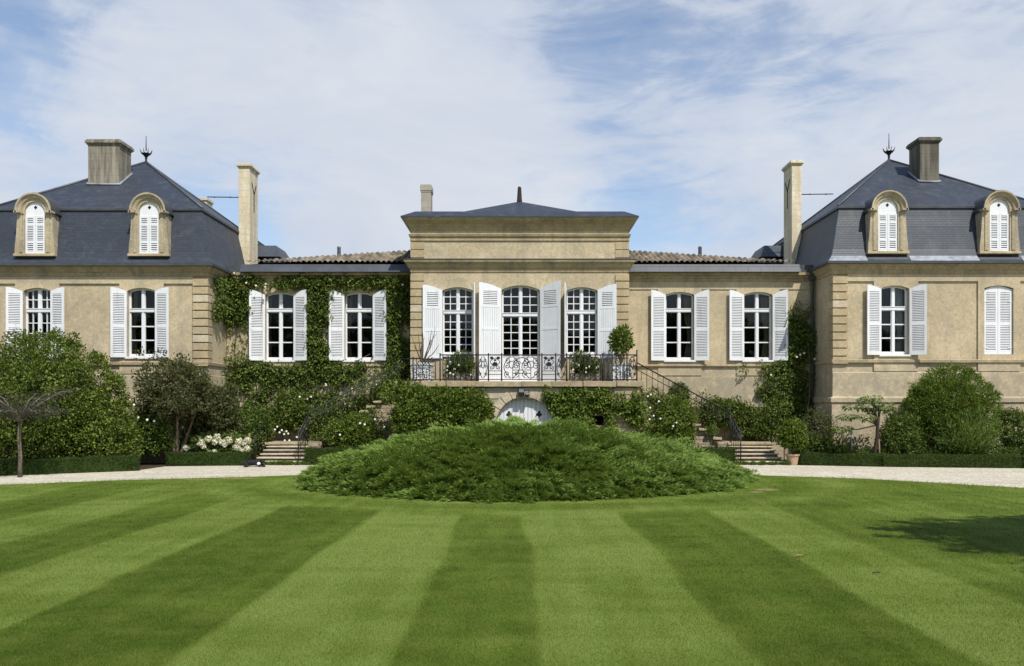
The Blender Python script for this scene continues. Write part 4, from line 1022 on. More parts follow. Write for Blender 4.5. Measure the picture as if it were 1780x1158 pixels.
# juniper mound
def juniper():
    P = empty('juniper_mound', (MC[0], MC[1], 0), 'broad low dome of feathery green juniper in the middle of the lawn', 'juniper')
    def top(r): return 1.60-1.28*np.asarray(r)**1.12-.28*np.clip((np.asarray(r)-.80)/.20, 0, 1)**2
    m = MB(); nr, nt = 26, 72; vs = []
    for a in range(nr+1):
        r = a/nr
        for b in range(nt):
            th = 2*math.pi*b/nt; wob = 1+.03*math.sin(3*th+1)+.02*math.sin(7*th)
            vs.append((MC[0]+MRX*r*.94*math.cos(th)*wob, MC[1]+MRY*r*.94*math.sin(th)*wob, max(.0, float(top(r))-.34) if a < nr else 0.0))
    m.smooth = True
    m.add(vs, [(a*nt+b, a*nt+(b+1) % nt, (a+1)*nt+(b+1) % nt, (a+1)*nt+b) for a in range(nr) for b in range(nt)])
    m.build('inner_growth', M['l_juniper'], P, uv=False)
    # layered plumes: each a drooping stem with side sprays, over a rough under-layer
    def plumes(n, smin, smax, kk, lift, Lr, Wr, wide):
        r = np.sqrt(RNG.uniform(0, 1, n)); th = RNG.uniform(0, 2*math.pi, n)
        k = (np.sin(th) < .6) | (r < .8); r, th = r[k], th[k]
        wob = 1+.03*np.sin(3*th+1)+.02*np.sin(7*th)
        x = MC[0]+MRX*r*np.cos(th)*wob; y = MC[1]+MRY*r*np.sin(th)*wob
        q = np.stack([x, y, 0*x], 1); nz = fbm(q, .9, 3)
        hol = fbm(np.stack([x*.8, y*1.3, 0*x], 1)+31, 1.5, 3) if lift > -.1 else 1+0*x
        k = RNG.random(len(x)) < sstep(.30, .46, hol)*.85+.15; x, y, r, th, nz, q = x[k], y[k], r[k], th[k], nz[k], q[k]
        z = np.maximum(top(r)+((nz-.5)*.62+lift)*(1-.55*np.clip((r-.6)/.4, 0, 1))-.12+RNG.uniform(-.10, .10, len(r)), .08); n = len(x)
        ph = th+(fbm(q+5, .4, 2)-.5)*2.2+RNG.normal(scale=.35, size=n)
        ax = unit(np.stack([np.cos(ph), np.sin(ph), .42-.34*r**2+RNG.normal(scale=.16, size=n)], 1))
        sz = RNG.uniform(smin, smax, n); sz = sz*(1-.5*np.clip((r-.6)/.35, 0, 1)); ti = np.repeat(np.arange(n), kk); mm = n*kk
        t = RNG.random(mm)**.8; A = ax[ti]; S = unit(np.cross(A, np.array([0, 0, 1.])+RNG.normal(scale=.3, size=(n, 3))[ti])); U = np.cross(S, A)
        sd = RNG.uniform(-1, 1, mm); off = sd*wide*(1-.75*t)*sz[ti]
        B = np.stack([x, y, z], 1)[ti]+A*(sz[ti]*t)[:, None]+S*off[:, None]+U*((.05*(1-sd*sd)*sz[ti])+RNG.normal(scale=.018, size=mm))[:, None]; B[:, 2] -= .20*sz[ti]*t*t
        D = A*1.0+S*(sd*1.1*(1-.6*t))[:, None]+U*(.25)+RNG.normal(scale=.25, size=(mm, 3)); N = U*.6+RNG.normal(scale=.36, size=(mm, 3))+np.array([.12, -.25, .75])
        B[:, 2] = np.maximum(B[:, 2], .02)
        return B, D, N, RNG.uniform(*Lr, mm), RNG.uniform(*Wr, mm), t+RNG.normal(scale=.15, size=mm)
    under = plumes(4200, .3, .5, 24, -.16, (.08, .15), (.022, .04), .40)
    over = plumes(3400, .45, .85, 78, .03, (.07, .14), (.018, .032), .30)
    crest = plumes(1300, .45, .85, 78, .08, (.07, .14), (.018, .032), .28)
    tips = [tuple(v[tm] for v in arr[:5]) for arr in (over, crest) for tm in (arr[5] > .42,)]
    base = [tuple(v[tm] for v in arr[:5]) for arr in (over, crest) for tm in (arr[5] <= .42,)]
    leaves('foliage', *cat(under[:5], *base), M['l_juniper'], P, .15)
    leaves('new_growth', *cat(*tips), M['l_juniper_tip'], P, .15)
juniper()

def hedge(pts, w, h, label, dens=1500, L=.045):
    """clipped hedge along a line of ground points"""
    c = pts[len(pts)//2]; P = empty('box_hedge', (c[0], c[1], 0), label, 'hedge', 'low clipped box hedges')
    Ps, Ns = [], []; core = MB()
    for (a, b) in zip(pts[:-1], pts[1:]):
        a, b = np.array([*a, 0.]), np.array([*b, 0.]); d = b-a; ln = np.linalg.norm(d); d /= ln; nrm = np.array([d[1], -d[0], 0.])
        if nrm[1] > 0: nrm = -nrm
        for (cnt, f) in ((int(ln*h*dens), 0), (int(ln*w*dens*.8), 1), (int(w*h*dens), 2), (int(w*h*dens), 3)):
            u = RNG.uniform(0, ln, cnt); v = RNG.uniform(0, 1, cnt)
            if f == 0: p = a+d*u[:, None]+nrm*(w/2)+np.array([0, 0, 1])*(v*h)[:, None]; nn = nrm
            elif f == 1: p = a+d*u[:, None]+nrm*((v-.5)*w)[:, None]+np.array([0, 0, h]); nn = np.array([0, 0, 1.])
            else:
                e = a if f == 2 else b; uu = RNG.uniform(-.5, .5, cnt); p = e+nrm*(uu*w)[:, None]+np.array([0, 0, 1])*(v*h)[:, None]; nn = -d if f == 2 else d
            bump = (fbm(p, 2.2, 3)-.5)*.11; Ps.append(p+nn*(bump-RNG.uniform(0, .07, cnt))[:, None]); Ns.append(np.tile(nn, (cnt, 1)))
        core.obox((a+b)/2+np.array([0, 0, h/2-.03]), (d, nrm, (0, 0, 1)), (ln/2-.05, w/2-.06, h/2-.04))
    p, n = np.concatenate(Ps), np.concatenate(Ns); p[:, 2] = np.maximum(p[:, 2], .01); m = len(p)
    leaves('foliage', p, n*.5+rand_dirs(m)*.8+np.array([0, 0, .3]), n*.8+rand_dirs(m)*.6, L*RNG.uniform(.7, 1.3, m), L*.62, M['l_hedge'], P)
    core.build('inner_growth', M['l_hedge'], P, uv=False)
    return P
hedge([(-19.5, 23.0), (-15.75, 24.7), (-12.62, 26.65)], .7, .47, 'long clipped box hedge in front of the big rounded bush at the left', 1500)
hedge([(-12.5, 28.75), (-9.75, 28.95)], .6, .46, 'short clipped box hedge in front of the white hydrangeas')
hedge([(-7.75, 29.25), (-5.2, 29.25)], .6, .60, 'short clipped box hedge between the left garden steps and the juniper')
hedge([(5.3, 29.25), (7.8, 29.25)], .6, .62, 'short clipped box hedge between the right garden steps and the juniper')
hedge([(10.15, 29.15), (12.7, 28.35), (17.2, 27.65), (21, 26.9)], .6, .42, 'long clipped box hedge edging the bed below the right pavilion')

# big rounded bush, left
A = crown((-16.55, 27.7, 2.05), (2.95, 2.4, 2.92), 600, 74, .33, .098, .052, seed=1, core=.22, lump=.15)
B_ = crown((-14.35, 27.5, .95), (1.45, 1.3, 1.45), 190, 60, .29, .098, .05, seed=2, core=.2)
plant('round_bush', (-16.2, 27.7, 0), 'huge rounded glossy green bush in front of the left pavilion', 'bush', cat(A, B_), 'l_bush',
      branches((-16.2, 27.7, 0), [(-17.5, 27.5, 2.5), (-15, 27.6, 2.8), (-16.3, 28.2, 3.2), (-16.8, 26.8, 2.0)], .10))
# smoke shrub with dusky leaves
A = crown((-12.35, 28.95, 2.65), (1.85, 1.3, 1.6), 190, 42, .32, .11, .062, seed=3, core=.15, lump=.42)
A2 = crown((-11.2, 29.9, 1.95), (1.1, .9, 1.5), 90, 40, .30, .11, .062, seed=33, core=.12, lump=.42)
S_ = plant('smoke_shrub', (-12.3, 28.95, 0), 'dusky purple leaved shrub below the left pavilion window', 'shrub', cat(A, A2), 'l_purple',
      branches((-12.3, 28.95, 0), [(-13.4, 28.8, 3.0), (-12, 28.7, 3.6), (-11.2, 29.2, 2.9), (-12.8, 29.3, 3.5)], .07))
A = crown((-13.25, 28.95, 1.15), (1.05, .55, 1.2), 110, 46, .30, .11, .055, seed=4, core=.25, lump=.25)
A2 = crown((-11.7, 30.3, 1.15), (1.6, .6, 1.2), 130, 44, .28, .12, .05, seed=5, core=.25)
S_ = plant('leafy_shrub', (-12.3, 28.8, 0), 'dense green shrub growing under the dusky purple shrub', 'shrub', cat(A, A2), 'l_green')
flowers(S_, [at(px, py, 28.1) for px, py in ((225, 722), (240, 726), (256, 730), (268, 732), (233, 704))], .045, 'petal')
# thin grey weeping tree, front left
def weeping_tree():
    bx_, by = -14.86, 23.95
    P = empty('weeping_tree', (bx_, by, 0), 'small thin trunked grey weeping tree standing at the edge of the gravel', 'tree')
    t = MB(); t.tube([(bx_, by, 0), (bx_+.02, by, .6), (bx_-.02, by, 1.2), (bx_+.01, by, 1.72)], [.062, .055, .05, .045], 8)
    brs = []; Pp, Dd = [], []
    for q in range(24):
        a = 2*math.pi*q/24+random.uniform(-.2, .2); rr = random.uniform(.9, 1.75); zt = random.uniform(1.75, 2.75) if q % 3 else 1.9
        pts = []
        for k in range(8):
            u = k/7; pts.append(Vector((bx_+rr*u*math.cos(a), by+rr*u*math.sin(a), 1.68+(zt-1.68)*u+.20*math.sin(u*3.1)+random.uniform(-.05, .05))))
        t.tube(pts, [.03*(1-.8*k/7) for k in range(8)], 5); brs.append(pts)
        for k in range(170):
            u = random.uniform(.15, 1)*7; i0 = min(6, int(u)); p = pts[i0].lerp(pts[i0+1], u-i0)
            Pp.append(p+Vector((random.gauss(0, .11), random.gauss(0, .11), random.gauss(0, .09)))); Dd.append((math.cos(a)+random.gauss(0, .9), math.sin(a)+random.gauss(0, .9), random.gauss(-.35, .5)))
    t.build('trunk', M['pole'], P, uv=False)
    n = len(Pp); leaves('crown', np.array(Pp), np.array(Dd), rand_dirs(n)+np.array([0, 0, .5]), RNG.uniform(.07, .17, n), RNG.uniform(.012, .03, n), M['l_twig'], P, .1)
weeping_tree()
# hydrangeas with cream heads and stakes
A = crown((-11.0, 29.45, .60), (1.42, .42, .52), 120, 34, .24, .13, .08, seed=6, core=.2)
H = plant('hydrangea', (-11.2, 29.5, 0), 'hydrangea bush covered in round creamy white flower heads behind the short hedge', 'hydrangea', A, 'l_fig')
for (px, py, r) in ((324, 779, .105), (350, 770, .13), (363, 763, .115), (378, 759, .10), (374, 768, .11), (385, 769, .115), (397, 766, .145), (416, 768, .13), (430, 766, .12), (412, 778, .125), (421, 783, .085), (430, 780, .10), (373, 786, .09), (354, 777, .08), (425, 771, .11), (391, 773, .09)):
    p = at(px, py, 29.02); n = 190; d = rand_dirs(n); P_ = np.array(p)+d*r*RNG.uniform(.78, 1.0, n)[:, None]
    leaves('flower_head', P_, rand_dirs(n)-d*.2, d+rand_dirs(n)*.25, .05, .05, M['petal_cream'], H, .1)
for (px, lb) in ((323, 'plain wooden stake at the end of the hydrangeas away from the steps'), (402, 'plain wooden stake in the middle of the hydrangeas'), (433.5, 'plain wooden stake at the end of the hydrangeas by the steps')):
    x = (px-VX)/F*29.35; m = MB(); m.tube([(x, 29.35, 0), (x+.01, 29.35, .6), (x, 29.35, at(px, 753, 29.35)[2])], .035, 6)
    tag(m.build('wooden_stake', M['wood'], uv=False), lb, 'stake', 'wooden stakes among the hydrangeas')
# rose bushes round the left steps
A = crown((-10.3, 30.9, 1.2), (1.0, .6, 1.2), 90, 40, .26, .09, .05, seed=7, core=.25, lump=.25)
S_ = plant('rose_bush', (-10.3, 30.9, 0), 'dark loose rose bush between the hydrangeas and the left garden steps', 'rose bush', A, 'l_green', group='rose bushes by the garden steps')
A = crown((-8.9, 31.45, 1.75), (1.1, .42, 1.0), 80, 42, .26, .10, .05, seed=8, core=.2, lump=.3)
S_ = plant('rose_bush', (-8.9, 31.45, .75), 'rose bush with tiny white flowers at the head of the left garden steps', 'rose bush', A, 'l_vine', group='rose bushes by the garden steps')
flowers(S_, [at(px, py, 30.75) for px, py in ((486, 752), (494, 755), (501, 754), (498, 750), (516, 760), (495, 766), (503, 766), (478, 747), (482, 742), (521, 690), (490, 748))], .04, 'petal')
A = crown((-6.1, 29.95, 1.05), (1.35, .55, .95), 130, 44, .26, .095, .05, seed=9, core=.25, lump=.3)
S_ = plant('rose_bush', (-6.1, 29.95, 0), 'sprawling rose bush on short stems in front of the left stair wall', 'rose bush', A, 'l_ivy',
    branches((-6.25, 29.9, 0), [(-6.5, 29.9, .9), (-6.1, 29.8, 1.0), (-5.8, 30, 1.1)], .045), group='rose bushes by the garden steps')
flowers(S_, [at(px, py, 29.35) for px, py in ((591, 756), (634, 738), (626, 736), (652, 729), (668, 742))], .04, 'petal')
A = crown((5.65, 29.75, 1.3), (1.1, .6, 1.35), 170, 46, .26, .09, .05, seed=10, core=.25, lump=.28)
S_ = plant('rose_bush', (5.75, 29.75, 0), 'tall rose bush dotted with pale flowers below the right end of the terrace', 'rose bush', A, 'l_ivy', group='rose bushes by the garden steps')
flowers(S_, [at(px, py, 29.15) for px, py in ((1126, 689), (1131, 686), (1118, 723), (1130, 709), (1136, 723), (1148, 728), (1116, 729), (1129, 729), (1145, 698), (1176, 735), (1170, 741))], .036, 'petal')
# ivy on the terrace wall
A = crown((-2.75, 29.0, 1.45), (1.75, .55, 1.38), 330, 58, .23, .10, .06, seed=11, core=.22, lump=.08, up=.2)
A2 = crown((-3.9, 29.0, 1.75), (.85, .6, 1.35), 90, 52, .28, .10, .06, seed=12, core=.2, lump=.15)
A3 = crown((-1.75, 29.0, 1.95), (.85, .45, .85), 70, 52, .24, .10, .06, seed=13, core=.2, lump=.1)
A4 = crown((-4.45, 29.1, 2.55), (.6, .4, .55), 30, 42, .22, .10, .06, seed=14, core=.1)
plant('ivy_bush', (-2.8, 29.0, 0), 'thick block of ivy covering the terrace wall left of the cellar door', 'ivy', cat(A, A2, A3, A4), 'l_ivy')
def wallvine(n_cl, nl, region, y, dens, rad=.22, L=.11, W=.07, depth=.16, out=(0, -1, 0)):
    x0, x1, z0, z1 = region
    c = np.stack([RNG.uniform(x0, x1, n_cl), np.full(n_cl, y), RNG.uniform(z0, z1, n_cl)], 1)
    c = c[RNG.random(n_cl) < dens(c[:, 0], c[:, 2], c)]; m = len(c)*nl; ci = np.repeat(np.arange(len(c)), nl); o = np.array(out, float)
    off = rand_dirs(m); sc = RNG.uniform(.4, 1, m)*rad*RNG.uniform(.7, 1.35, len(c))[ci]
    P = c[ci]+off*sc[:, None]*np.where(np.abs(o) > .5, 0, 1); dd = np.abs(off@o)*depth*RNG.uniform(.3, 1.4, len(c))[ci]+.02
    P = P+o*dd[:, None]
    D = off*.5+o*.5+rand_dirs(m)*.6+np.array([0, 0, -.35]); N = off*.5+o*.9+np.array([0, 0, .35])+rand_dirs(m)*.4
    return P, D, N, L*RNG.uniform(.65, 1.3, m), W*RNG.uniform(.7, 1.2, m)
def d_ivy(x, z, c):
    d = sstep(.38, .52, fbm(c, .9, 3)+.12-np.clip((x-3.2)/2.5, 0, .1)); d = np.where(np.hypot(x-.17, z-1.41) < 1.25, 0, d)
    d = np.where((np.abs(x-2.87) < .3) & (z < 1.95), 0, d); d = np.where((x > 3.2) & (z > 2.25), d*.25, d); return np.where(z > 2.62, d*.3, d)
plant('ivy_patch', (2.6, YT, 0), 'leafy ivy patch clinging to the terrace wall right of the cellar door', 'ivy', wallvine(460, 42, (1.0, 4.5, .9, 2.75), YT-.02, d_ivy, .2, .11, .065, .2), 'l_ivy')
# climbing vine over the left wing
def d_vine(x, z, c):
    n = fbm(c*np.array([1, 1, .8]), .75, 4); d = sstep(.30, .50, n+.10*(z > 6.3)+.04+.07*((x > -6.4) & (z < 3.9))+.05*(np.abs(x+8)<.9))
    for wc in (-6.38, -9.53): d = np.where((np.abs(x-wc) < 1.16) & (z > 3.78) & (z < 6.86), 0, d)
    d = np.where((z < 3.1) & (z > 2.2) & (x > -10.8) & (x < -6), d*.3, d)
    d = np.where((x < -11.0) & (z < 5.2) & (z > 4.1), d*.5, d)
    return np.where(z < 2.2, d*.6, d)
A = cat(wallvine(2300, 32, (-11.55, -4.2, 1.2, 7.25), YW-.01, d_vine, .22, .115, .072, .22), wallvine(900, 9, (-11.55, -4.2, 1.2, 7.25), YW-.01, lambda x, z, c: np.clip(d_vine(x, z, c)*.3+.32*(~(((np.abs(x+6.38) < 1.2) | (np.abs(x+9.53) < 1.2)) & (z > 3.7) & (z < 6.9))), 0, 1), .34, .11, .07, .2))
A2 = wallvine(230, 30, (0, 1, 1.5, 7.0), 0, lambda x, z, c: .9+0*x, .22)     # round the corner on the pavilion's flank
P2 = A2[0].copy(); P2 = np.stack([-11.62+np.abs(A2[0][:, 1])*1.2, 30.55+A2[0][:, 0]*1.35, A2[0][:, 2]], 1); kp = fbm(P2, .8, 3) > .42
A2 = (P2[kp], A2[1][kp]+np.array([.5, 0, 0]), A2[2][kp]+np.array([1., 0, 0]), A2[3][kp], A2[4][kp])
VN = empty('climbing_vine', (-8, YW, 0), 'climbing vine spread round both windows of the left wing', 'vine')
leaves('foliage', *cat(A, A2), M['l_vine'], VN)
st = MB()
for (x, tops) in ((-5.6, ((-5.3, 3.6), (-6.2, 3.3))), (-11.1, ((-11.3, 6.9), (-10.2, 7.0))), (-8.0, ((-8.05, 7.0), (-7.7, 6.9), (-9.8, 3.5))), (-7.4, ((-5.0, 3.4), (-4.6, 6.8))), (-4.75, ((-4.7, 6.9),))):
    for tx, tz in tops:
        st.tube([(x+(tx-x)*u+.12*math.sin(u*7+tx), YW-.06-.02*math.sin(u*9), .2+(tz-.2)*u) for u in [q/12 for q in range(13)]], [.045*(1-.7*q/12) for q in range(13)], 5)
for q in range(26):
    x = random.uniform(-11, -4.4); z = random.uniform(1.8, 3.6); st.tube([(x, YW-.07, z), (x+random.uniform(-.5, .5), YW-.10, z+random.uniform(.1, .4)), (x+random.uniform(-.9, .9), YW-.06, z+random.uniform(.3, .8))], .014, 4)
st.build('stem', M['bark'], VN, uv=False)
flowers(VN, [at(px, py, 31.55) for px, py in ((428, 492), (445, 497), (462, 494), (461, 499), (407, 475), (567, 670), (700, 495), (534, 694), (520, 695))], .042, 'petal_pink')
# climbing rose in the shaded corner of the right wing
def d_rose(x, z, c):
    n = fbm(c, .9, 3); a = np.exp(-((x-11.1)/.85)**2-((z-4.6)/1.2)**2)+np.exp(-((x-10.35)/.7)**2-((z-3.1)/.9)**2)+.8*np.exp(-((x-10.9)/.9)**2-((z-2.2)/.9)**2)
    a = np.where((np.abs(x-9.48) < 1.16) & (z > 3.85), 0, a); return np.clip(a*1.35-.2+(n-.5)*1.2, 0, 1)
A = wallvine(900, 36, (8.4, 11.6, 1.0, 6.2), YW-.02, d_rose, .22, .11, .06, .26)
CRo = plant('climbing_rose', (10.8, YW, 0), 'climbing rose in the shaded corner between right wing and pavilion', 'climbing rose', A, 'l_vine',
    branches((11.2, 31.85, 0), [(11.3, 31.8, 5.2), (10.5, 31.8, 3.6), (10.9, 31.8, 4.6)], .035))
flowers(CRo, [at(px, py, 31.5) for px, py in ((1385, 621), (1416, 624), (1391, 617), (1426, 632), (1398, 614), (1340, 652))], .042, 'petal_pink')
# plants around the right steps
A = crown((8.1, 31.5, 1.8), (1.35, .42, .78), 120, 44, .26, .10, .055, seed=15, core=.2, lump=.25)
A2 = crown((9.3, 31.4, 1.35), (.95, .42, .75), 70, 42, .26, .10, .055, seed=16, core=.2)
plant('rambling_shrub', (8.5, 31.5, 0), 'bright green rambling shrub above the landing of the right stair', 'shrub', cat(A, A2), 'l_vine')
A = crown((6.3, 31.6, 2.55), (.42, .3, .55), 34, 40, .2, .09, .05, seed=17, core=.2)
plant('wall_shrub', (6.3, 31.6, 0), 'upright little shrub behind the railing halfway up the right stair', 'shrub', A, 'l_vine', branches((6.3, 31.7, 1.6), [(6.3, 31.6, 2.7)], .02))
A = crown((6.98, 29.3, 1.18), (.25, .24, .24), 24, 34, .11, .06, .035, seed=18, core=.2)
plant('standard_bush', (6.98, 29.3, 0), 'tiny ball headed standard bush in front of the right stair wall', 'bush', A, 'l_green', branches((6.98, 29.3, 0), [(6.98, 29.3, 1.1)], .02, 0))
def spread(segs, n, L, W, seed):
    arr = []
    for (p0, p1, h, k) in segs:
        for q in range(k):
            u = random.random(); b = np.array(p0)*(1-u)+np.array(p1)*u+RNG.normal(scale=1, size=3)*np.array([.12, .08, .0]); b[2] += random.uniform(-.1, 1)*h
            d = rand_dirs(n); r_ = random.uniform(.12, .30); p_ = b+d*np.array([r_*1.25, r_*.7, r_])*RNG.uniform(.4, 1, n)[:, None]
            arr.append((p_, d+rand_dirs(n)*.7+np.array([0, -.2, -.1]), d*.7+rand_dirs(n)*.5+np.array([0, -.4, .5]), L*RNG.uniform(.65, 1.3, n), W*RNG.uniform(.7, 1.2, n)))
    return cat(*arr)
A = spread([((-8.0, 31.3, 1.0), (-4.7, 31.2, 3.0), .75, 120), ((-7.9, 30.35, .55), (-5.2, 30.35, 1.9), .35, 46)], 26, .10, .055, 1)
S_ = plant('rambling_rose', (-6.3, 31.3, 0), 'rambling rose tangled through the railing of the overgrown left stair', 'rambling rose', A, 'l_vine')
flowers(S_, [at(px, py, 30.9) for px, py in ((541, 690), (566, 668), (612, 676), (600, 703), (654, 668))], .035, 'petal')
A = spread([((4.55, 29.6, 1.6), (5.1, 29.7, 2.4), .4, 26), ((8.3, 31.5, 1.0), (10.3, 31.3, 1.5), 1.0, 70), ((7.0, 31.6, 2.2), (8.4, 31.6, 1.9), .4, 22)], 26, .10, .055, 2)
plant('creeper', (8.6, 31.5, 0), 'loose creeper spilling over the wall between the right stair and the inner corner', 'creeper', A, 'l_vine')
A = spread([((10.3, 29.6, .4), (12.3, 29.3, .5), .55, 46), ((13.0, 29.2, .4), (14.2, 29.0, .6), .8, 40), ((16.9, 28.6, .4), (18.9, 28.3, .5), .7, 40)], 30, .10, .05, 3)
o = leaves('mixed_undergrowth', *A, M['l_green'], None); tag(o, kind='stuff')
pot = empty('flower_pot', (9.83, 29.0, 0), 'pale terracotta pot standing at the foot of the right garden steps', 'pot')
m = MB(); m.lathe((9.83, 29.0, 0), [(.16, 0), (.17, .02), (.215, .33), (.245, .335), (.25, .39), (.22, .395), (.20, .34)], 20); m.build('body', M['terracotta'], pot, uv=False)
m = MB(); m.lathe((9.83, 29.0, .3), [(.19, 0), (.2, .05), (.05, .06)], 12); m.build('soil', M['soil'], pot, uv=False)
A = crown((9.85, 29.0, 1.05), (.55, .45, .62), 62, 44, .22, .12, .065, seed=19, core=.25, lump=.2, zmin=.42)
plant('potted_shrub', (9.83, 29.0, .35), 'leafy light green shrub growing in the terracotta pot', 'shrub', A, 'l_ivy', branches((9.83, 29.0, .34), [(9.7, 29, 1.0), (10.0, 29, 1.1), (9.85, 28.9, 1.3)], .02))
A = crown((11.0, 29.9, 1.1), (.95, .55, 1.15), 80, 36, .26, .08, .04, seed=20, core=.25, lump=.35)
plant('loose_shrub', (11.0, 29.9, 0), 'dark loose shrub beside the corner of the right pavilion', 'shrub', A, 'l_purple')
# fig like tree with drooping leaves
def fig_tree():
    x, y = 12.62, 28.55; P = empty('fig_tree', (x, y, 0), 'small umbrella shaped tree with broad leaves and a dark crooked trunk', 'tree')
    t = MB(); t.tube([(x, y, 0), (x-.03, y, .5), (x+.06, y, 1.0), (x+.08, y, 1.5), (x+.12, y, 1.75)], [.08, .07, .065, .06, .04], 8)
    ends = [(-1.25, 1.35), (-1.0, 1.75), (-.75, 2.1), (-.35, 2.35), (0, 2.42), (.3, 2.2), (.55, 2.05), (-.6, 1.75), (.15, 1.95), (-.15, 2.1)]
    arr = []
    for q, (dx, z) in enumerate(ends):
        yy = y+random.uniform(-.45, .45); t.tube([(x+.08, y, 1.45), (x+dx*.5, (y+yy)/2, z-.05), (x+dx, yy, z-.08)], [.03, .022, .012], 5)
        n = 85; d = rand_dirs(n); d[:, 2] *= .45; p = np.array([x+dx, yy, z])+d*np.array([.30, .32, .16])
        arr.append((p, d+np.array([0, 0, -.45]), np.tile(np.array([0, -.25, 1.]), (n, 1))+rand_dirs(n)*.4, RNG.uniform(.11, .19, n), RNG.uniform(.05, .085, n)))
    t.build('trunk', M['bark_dark'], P, uv=False); leaves('crown', *cat(*arr), M['l_fig'], P)
fig_tree()
m = MB(); m.tube([(12.80, 28.6, 0), (12.76, 28.6, .95)], .032, 6); tag(m.build('wooden_stake', M['wood'], uv=False), 'leaning wooden stake tied to the dark crooked trunk of the small tree', 'stake')
m = MB(); m.tube([(12.05, 29.2, 0), (12.05, 29.2, 1.28)], .02, 6); tag(m.build('metal_stake', M['zinc'], uv=False), 'thin grey metal stake under the umbrella shaped tree', 'stake')
A = crown((13.7, 28.9, 1.0), (.8, .6, 1.1), 80, 40, .25, .10, .05, seed=21, core=.25, lump=.25)
plant('leafy_shrub', (13.7, 28.9, 0), 'mid green shrub between the umbrella shaped tree and the big round bush', 'shrub', A, 'l_green')
A = crown((15.7, 29.25, 1.98), (1.84, 1.0, 1.64), 480, 58, .25, .085, .036, seed=22, core=.22, lump=.10, spiky=.55)
plant('round_bush', (15.55, 28.9, 0), 'big round bright green bush in front of the right pavilion', 'bush', A, 'l_round',
    branches((15.5, 28.9, 0), [(14.9, 28.8, 2.2), (15.9, 28.9, 2.4), (15.5, 28.6, 2.6)], .07))
def feathery():
    c = np.array([15.85, 28.55, 0.]); n = 760; th = RNG.uniform(0, 6.283, n); sp = RNG.uniform(.1, 1.0, n)
    ax = unit(np.stack([np.cos(th)*sp, np.sin(th)*sp*.7, np.ones(n)], 1)); ln = RNG.uniform(.9, 2.15, n)*np.where(sp > .8, .85, 1)
    kk = 26; ti = np.repeat(np.arange(n), kk); t = np.tile(np.linspace(.15, 1, kk), n); P = c+ax[ti]*(ln[ti]*t)[:, None]; P[:, 2] -= .25*(t*sp[ti])**2*ln[ti]
    P += RNG.normal(scale=.02, size=P.shape); D = ax[ti]*.9+rand_dirs(len(t))*.75; N = rand_dirs(len(t))+np.array([0, -.3, .5])
    plant('feathery_bush', tuple(c), 'feathery fine leaved bush with upright sprays in front of the big round bush', 'bush', (P, D, N, RNG.uniform(.10, .22, len(t)), RNG.uniform(.016, .030, len(t))), 'l_feather', fold=.1)
feathery()
A = crown((17.6, 28.7, 1.2), (.8, .7, 1.15), 70, 34, .26, .10, .055, seed=23, core=.2, lump=.35)
plant('loose_shrub', (17.6, 28.7, 0), 'open leafy shrub at the right edge beyond the big round bush', 'shrub', A, 'l_green')
def perennials():
    arr = []
    for q in range(95):
        x = random.uniform(10.3, 19.2); y = 28.55-(x-12.7)*.15+random.uniform(.3, 1.0)+(.5 if x < 12 else 0); h = random.uniform(.45, 1.0)
        n = 95; th = RNG.uniform(0, 6.283, n); d = np.stack([np.cos(th)*.55, np.sin(th)*.55, RNG.uniform(.3, 1.2, n)], 1)
        p = np.array([x, y, 0])+unit(d)*(RNG.uniform(.25, 1, n)*h)[:, None]; arr.append((p, d+rand_dirs(n)*.5, rand_dirs(n)+np.array([0, -.3, .8]), RNG.uniform(.08, .17, n), RNG.uniform(.025, .05, n)))
    P, D, N, L, W = cat(*arr); o = leaves('ground_cover_plants', P, D, N, L, W, M['l_fine'], None); tag(o, kind='stuff')
    arr = []
    for q in range(110):
        x = random.uniform(-12.4, -4.7) if q < 62 else random.uniform(4.6, 9.8); y = random.uniform(29.6, 30.2); n = 60; h = random.uniform(.3, .95)
        if 7.6 < abs(x) < 9.8: y = 29.0+random.uniform(-.1, .05); h = .1
        d = rand_dirs(n); d[:, 2] = np.abs(d[:, 2])+.2; p = np.array([x, y, 0])+unit(d)*(RNG.uniform(.2, 1, n)*h)[:, None]
        arr.append((p, d+rand_dirs(n)*.4, rand_dirs(n)+np.array([0, -.3, .8]), RNG.uniform(.06, .12, n), RNG.uniform(.025, .05, n)))
    P, D, N, L, W = cat(*arr); o = leaves('undergrowth', P, D, N, L, W, M['l_fine'], None); tag(o, kind='stuff')
perennials()
